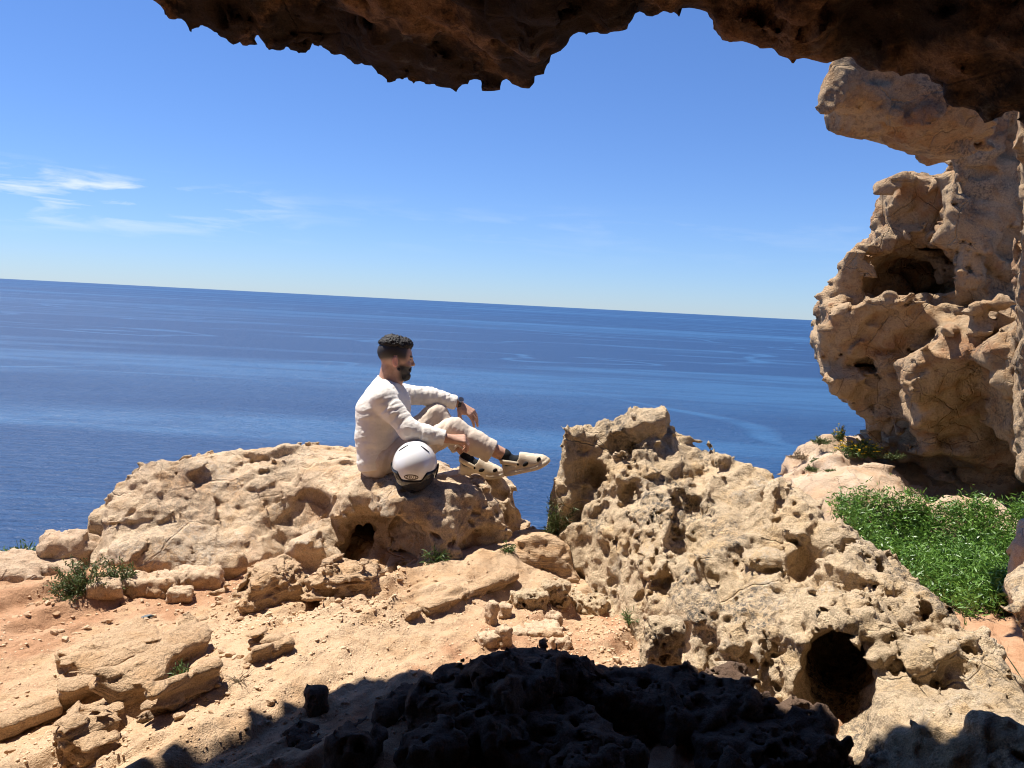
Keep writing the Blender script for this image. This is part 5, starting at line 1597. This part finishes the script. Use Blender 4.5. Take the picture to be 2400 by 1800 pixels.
# grip tab at the foot of the visor
V, Q = patch(R(-9), R(9), 0, 0, .011, 14, 6, lambda az: R(-56) + R(5) * math.cos(az * 10), lambda az: R(-66)); add_obj('visor_tab', mesh_from('visor_tab', V, Q, M_trim), visor)
# oval badge and its lettering, wrapped on the shell just above the visor
def wrap(x, z, off):
    az = x / .150; el = R(-14.5) + z / .140
    p = hel_r(az, el); n_ = p / np.array([.127, .152, .14]) ** 2; n_ /= np.linalg.norm(n_)
    return p + n_ * off + HO
vv, ff = [], []
for k in range(40):
    a = k / 40 * math.tau
    for s_, o_ in ((1.0, .0), (1.0, .0012), (.86, .0012), (.86, .0)):
        vv.append(wrap(.050 * s_ * math.cos(a), .0155 * s_ * math.sin(a) * (.82 if s_ < 1 else 1), o_))
    for j in range(4):
        ff.append((k * 4 + j, ((k + 1) % 40) * 4 + j, ((k + 1) % 40) * 4 + (j + 1) % 4, k * 4 + (j + 1) % 4))
M_badge = plain('badge_bronze', (0.10, 0.065, 0.04), .4)
badge = add_obj('badge', mesh_from('badge', np.array(vv), np.array(ff), M_badge), helm)
tc = bpy.data.curves.new('lettering', 'FONT'); tc.body = 'ZEUS'; tc.align_x = 'CENTER'; tc.align_y = 'CENTER'; tc.size = .021; tc.space_character = 1.25; tc.offset = .0005; tc.resolution_u = 4
to = bpy.data.objects.new('lettering_tmp', tc); C.objects.link(to)
dg = bpy.context.evaluated_depsgraph_get(); me = bpy.data.meshes.new_from_object(to.evaluated_get(dg))
bm = bmesh.new(); bm.from_mesh(me); bmesh.ops.subdivide_edges(bm, edges=[e for e in bm.edges if e.calc_length() > .004], cuts=2)
for v in bm.verts: v.co = Vector(wrap(v.co.x * 1.25, v.co.y, .0016))
me2 = bpy.data.meshes.new('lettering'); bm.to_mesh(me2); bm.free(); me2.materials.clear(); me2.materials.append(M_badge)
bpy.data.objects.remove(to)
add_obj('lettering', me2, badge)
# padding seen under the rim, chin strap
V, Q = patch(-math.pi, math.pi, R(-76), R(-50), -.014, 48, 6, thick=.012); add_obj('padding', mesh_from('padding', V, Q, M_trim), helm)
# ------------------------------------------------------------------ plants
rp = np.random.default_rng(21)
def leaves(O, D, L, Wd, bend=.25, tint=None):
    """flat pointed leaves: origins, directions, lengths, widths -> verts, faces, tint"""
    O = np.asarray(O); D = np.asarray(D); n = len(O)
    D = D / np.linalg.norm(D, axis=1, keepdims=True)
    R_ = rp.normal(size=(n, 3)); S = np.cross(D, R_); S /= np.linalg.norm(S, axis=1, keepdims=True) + 1e-9
    L = np.broadcast_to(L, n)[:, None]; Wd = np.broadcast_to(Wd, n)[:, None]
    dn = np.array([0, 0, -1.]) * bend
    m = O + D * L * .5 + dn * L * .12; t = O + D * L + dn * L * .5
    V = np.stack([O - S * Wd * .25, O + S * Wd * .25, m - S * Wd * .5, m + S * Wd * .5, t], 1).reshape(-1, 3)
    k = (np.arange(n) * 5)[:, None, None]
    F = (np.array([(0, 1, 3), (0, 3, 2), (2, 3, 4)])[None] + k).reshape(-1, 3)
    T = np.repeat(rp.random(n) if tint is None else tint, 5)
    return V, F, T
def stems(A, Bp, r):
    A = np.asarray(A); Bp = np.asarray(Bp); n = len(A)
    D = Bp - A; D = D / (np.linalg.norm(D, axis=1, keepdims=True) + 1e-9)
    S = np.cross(D, np.array([.3, .5, .2])); S /= np.linalg.norm(S, axis=1, keepdims=True) + 1e-9; U = np.cross(D, S)
    r = np.broadcast_to(r, n)[:, None]
    rows = []
    for k in range(3):
        a = k * math.tau / 3; o = S * math.cos(a) + U * math.sin(a)
        rows += [A + o * r, Bp + o * r * .6]
    V = np.stack(rows, 1).reshape(-1, 3)
    k = (np.arange(n) * 6)[:, None, None]
    F = (np.array([(0, 2, 3), (0, 3, 1), (2, 4, 5), (2, 5, 3), (4, 0, 1), (4, 1, 5)])[None] + k).reshape(-1, 3)
    return V, F
def leaf_obj(name, V, F, T, mat, parent=None, org=(0, 0, 0)):
    me = mesh_from(name, np.asarray(V) - np.asarray(org), F, mat, False)
    at = me.attributes.new('tint', 'FLOAT', 'POINT'); at.data.foreach_set('value', np.asarray(T, f32))
    return add_obj(name, me, parent)
def inpoly(x, y, poly):
    return poly_sdf(np.asarray(x, float), np.asarray(y, float), poly) < 0
def project(P):
    v = (np.asarray(P) - np.array([0, 0, CAM_Z])) @ _M3
    d = -v[:, 2]
    return 1200 + v[:, 0] / d * FOC, 900 - v[:, 1] / d * FOC, d
# bed of fleshy-leaved green plants in the gully
N0 = 12000
gxy_ = np.stack([rp.uniform(1.4, 5.2, N0), rp.uniform(3.6, 7.6, N0)], 1)
gbase = LED(gxy_[:, 0], gxy_[:, 1])
gbase = np.maximum(gbase, -.55)
hgt = .16 + .14 * rp.random(N0) + .10 * vnoise(np.stack([gxy_[:, 0] * 1.8, gxy_[:, 1] * 1.8, gxy_[:, 0] * 0], 1))
top = np.stack([gxy_[:, 0], gxy_[:, 1], gbase + hgt], 1)
ax_, ay_, _ = project(top)
ok = inpoly(ax_, ay_, [(1950, 1165), (1990, 1152), (2080, 1150), (2140, 1160), (2200, 1185), (2260, 1168), (2300, 1165), (2345, 1190), (2420, 1170), (2420, 1330), (2380, 1390), (2275, 1412), (2240, 1412), (2050, 1290)])
top = top[ok][:4200]; hg = hgt[ok][:4200]
nl = 24
ti = rp.random(len(top))
O = np.repeat(top, nl, 0) + rp.normal(size=(len(top) * nl, 3)) * np.array([.03, .03, .05]) - np.array([0, 0, .03])
D = rp.normal(size=(len(O), 3)); D[:, 2] = np.abs(D[:, 2]) * .6 + .25
lv = leaves(O, D, rp.uniform(.025, .065, len(O)), rp.uniform(.007, .014, len(O)), .25, np.clip(np.repeat(ti, nl) * .7 + .3 * rp.random(len(O)), 0, 1))
sv, sf = stems(top - np.stack([rp.normal(size=len(top)) * .03, rp.normal(size=len(top)) * .03, hg * .6], 1), top + np.array([0, 0, .0]), .0025)
V = np.concatenate([lv[0], sv]); Fc = np.concatenate([lv[1], sf + len(lv[0])]); T = np.concatenate([lv[2], np.full(len(sv), .0)])
tag(leaf_obj('ground_cover', V, Fc, T, M_samphire), 'dense bed of green fleshy-leaved plants filling the gully below the cliff', 'plants', kind='stuff')

def bush(name, c, r, n_br, n_lf, leaf, mat, label, cat='bush', up=.6, seed=0, flower=None, group=None, stem_mat=None):
    """woody or soft plant at c: branches from the foot, leaves along them"""
    global rp
    rp = np.random.default_rng(100 + seed)
    c = np.asarray(c, float)
    root = add_obj(name, None); root.location = tuple(c)
    tag(root, label, cat, group)
    D = rp.normal(size=(n_br, 3)); D[:, 2] = np.abs(D[:, 2]) * up + .15; D /= np.linalg.norm(D, axis=1, keepdims=True)
    ln = rp.uniform(.45, 1.0, n_br)
    tips = D * np.asarray(r) * ln[:, None]
    A = rp.normal(size=(n_br, 3)) * np.array([.05, .05, 0]) * r[0]
    mid = A * .5 + tips * .5 + rp.normal(size=(n_br, 3)) * .06 * r[0]
    s1 = stems(A, mid, .003 if r[0] > .12 else .0016); s2 = stems(mid, tips, .002 if r[0] > .12 else .0012)
    me = mesh_from('stem', np.concatenate([s1[0], s2[0]]), np.concatenate([s1[1], s2[1] + len(s1[0])]), stem_mat or M_twig, False)
    add_obj('stem', me, root)['kind'] = 'stuff'
    k = rp.integers(0, n_br, n_lf); t = rp.uniform(.25, 1.05, n_lf)[:, None]
    O = np.where(t < .5, A[k] + (mid[k] - A[k]) * t * 2, mid[k] + (tips[k] - mid[k]) * (t - .5) * 2)
    O = O + rp.normal(size=(n_lf, 3)) * .035 * r[0]
    Dl = rp.normal(size=(n_lf, 3)) * .8 + D[k] * .9
    lv = leaves(O, Dl, rp.uniform(leaf[0], leaf[1], n_lf), rp.uniform(leaf[2], leaf[3], n_lf), .15, np.clip(.5 * rp.random(n_br)[k] + .5 * rp.random(n_lf), 0, 1))
    leaf_obj('foliage', lv[0], lv[1], lv[2], mat, root)['kind'] = 'stuff'
    if flower:
        nf, fr = flower
        k = rp.integers(0, n_br, nf); P0 = tips[k] * rp.uniform(.85, 1.08, (nf, 1)) + np.array([0, 0, .02])
        O = np.repeat(P0, 6, 0); a = np.tile(np.arange(6) / 6 * math.tau, nf) + np.repeat(rp.random(nf) * 6, 6)
        Dp = np.stack([np.cos(a), np.sin(a) * .8 - .25, .45 + 0 * a], 1)
        lv = leaves(O, Dp, fr, fr * .7, .1)
        leaf_obj('flowers', lv[0], lv[1], lv[2], M_petal, root)['kind'] = 'stuff'
    return root
q = on(165, 1415); bush('bush', q + np.array([-.0, .12, -.02]), (.18, .15, .22), 110, 4200, (.008, .020, .004, .008), M_shrub, 'dusty green small-leaved bush at the left end of the boulder', 'bush', .75, 1)
q = on(215, 1395); bush('bush', q + np.array([.06, .16, .0]), (.12, .08, .17), 34, 1100, (.008, .020, .004, .008), M_shrub, 'sparser green sprays of foliage against the boulder beside the bush', 'bush', .9, 2)
q = W(55, 1315, 4.2); bush('grass_tuft', q + np.array([0, .1, -.10]), (.24, .16, .17), 90, 2600, (.02, .055, .005, .010), M_grass, 'bright green leafy tuft at the left edge above the sea', 'plant', .9, 3)
q = W(1306, 1275, 4.42); bush('shrub', q + np.array([0, 0, .02]), (.13, .10, .27), 80, 2400, (.02, .05, .003, .006), M_shrub, 'green spiky shrub in the gap between the two boulders', 'shrub', 1.4, 4)
q = on(428, 1625); bush('weed', q + np.array([0, 0, .01]), (.07, .06, .10), 24, 420, (.012, .035, .003, .006), M_grass, 'little green weed in the dark gap between the slabs', 'weed', 1., 5)
q = on(1020, 1318); bush('weed', q, (.08, .05, .07), 18, 260, (.015, .04, .003, .006), M_grass, 'small green weed at the foot of the boulder hollow', 'weed', .8, 6)
q = on(1470, 1458); bush('weed', q, (.05, .04, .06), 22, 160, (.02, .04, .003, .005), M_grass, 'pale green spiky weed at the foot of the pitted boulder', 'weed', .9, 7)
q = W(1190, 1285, 4.2); bush('weed', q + np.array([0, 0, -.02]), (.05, .04, .06), 14, 160, (.012, .03, .003, .006), M_grass, 'tiny green sprig above the bedrock bench', 'weed', .9, 8)
q = on(1500, 1600); bush('weed', q, (.03, .03, .035), 10, 90, (.01, .02, .003, .005), M_grass, 'tiny weed left of the pitted knob', 'weed', .9, 9)
def on_led(px, py):
    return hit(px, py, LED, 6.2, 13.0)
q = on_led(2015, 1078); bush('flower_bush', q + np.array([0, .0, .06]), (.30, .20, .17), 130, 3000, (.02, .05, .005, .010), M_grass, 'spreading bush of yellow flowers on the far ledge', 'flowers', .8, 11, (200, .014))
q = on_led(1965, 1045); bush('flower', q + np.array([0, 0, .05]), (.09, .08, .18), 30, 450, (.02, .05, .004, .008), M_grass, 'yellow flower sprig standing against the sea on the ledge', 'flowers', 1.6, 12, (30, .014))
for i, (px, py, r_, lab) in enumerate(((1925, 1050, .14, 'dark scrubby cushion at the top left of the far ledge'), (1870, 1085, .15, 'dry scrub cushion on the seaward corner of the ledge'), (1915, 1098, .10, 'round green cushion plant low on the ledge'),
                                      (1900, 1115, .09, 'pale green tuft in a crack of the ledge'), (1968, 1085, .10, 'grey-green tuft left of the yellow flowers'), (2095, 1085, .12, 'thin green tuft right of the yellow flowers'), (2040, 1055, .14, 'green tuft behind the yellow flowers'), (1945, 1122, .07, 'small tuft just above the green plant bed'))):
    q = on_led(px, py); bush('shrub', q + np.array([0, .0, .05]), (r_, r_ * .7, r_ * .7), 40, 900, (.012, .03, .004, .007), (M_shrub, M_dry)[i == 1], lab, 'shrub', .7, 20 + i)
# dead twigs on the soil
q = on(560, 1600); root = bush('dry_twigs', q, (.09, .08, .04), 26, 10, (.006, .01, .001, .002), M_dry, 'bundle of bleached dry twigs beside the thin rock plate', 'twigs', .35, 41, stem_mat=M_dry)
# broad-leaved sprout on the pitted boulder at the right edge
q = hit(2345, 1540, BOUL)
rp = np.random.default_rng(77)
root = add_obj('sprout', None); root.location = tuple(q); tag(root, 'two thin grey-green blades on the boulder at the right edge', 'plant')
for k, (dx, dz, L_) in enumerate(((.05, -.08, .10), (-.03, .09, .09))):
    lv = leaves(np.zeros((1, 3)) + np.array([[0, -.03, .02]]), np.array([[dx, -.05, dz]]), L_, .012, .1)
    leaf_obj('blade', lv[0], lv[1], lv[2], M_shrub, root)
# a scrap of dark litter on the soil
q = on(330, 1450)
lv = leaves(np.array([[0, 0, .008], [.01, .0, .006]]), np.array([[1, .5, .25], [.9, .7, .1]]), .05, .018, .1)
o = leaf_obj('leaf', lv[0], lv[1], lv[2], plain('dark_leaf', (.03, .045, .05), .5)); o.location = tuple(q)
tag(o, 'dark blue-grey dead leaf on the orange soil', 'leaf')
print('plants', round(time.time() - T0, 1))
print('TOTAL', round(time.time() - T0, 1))
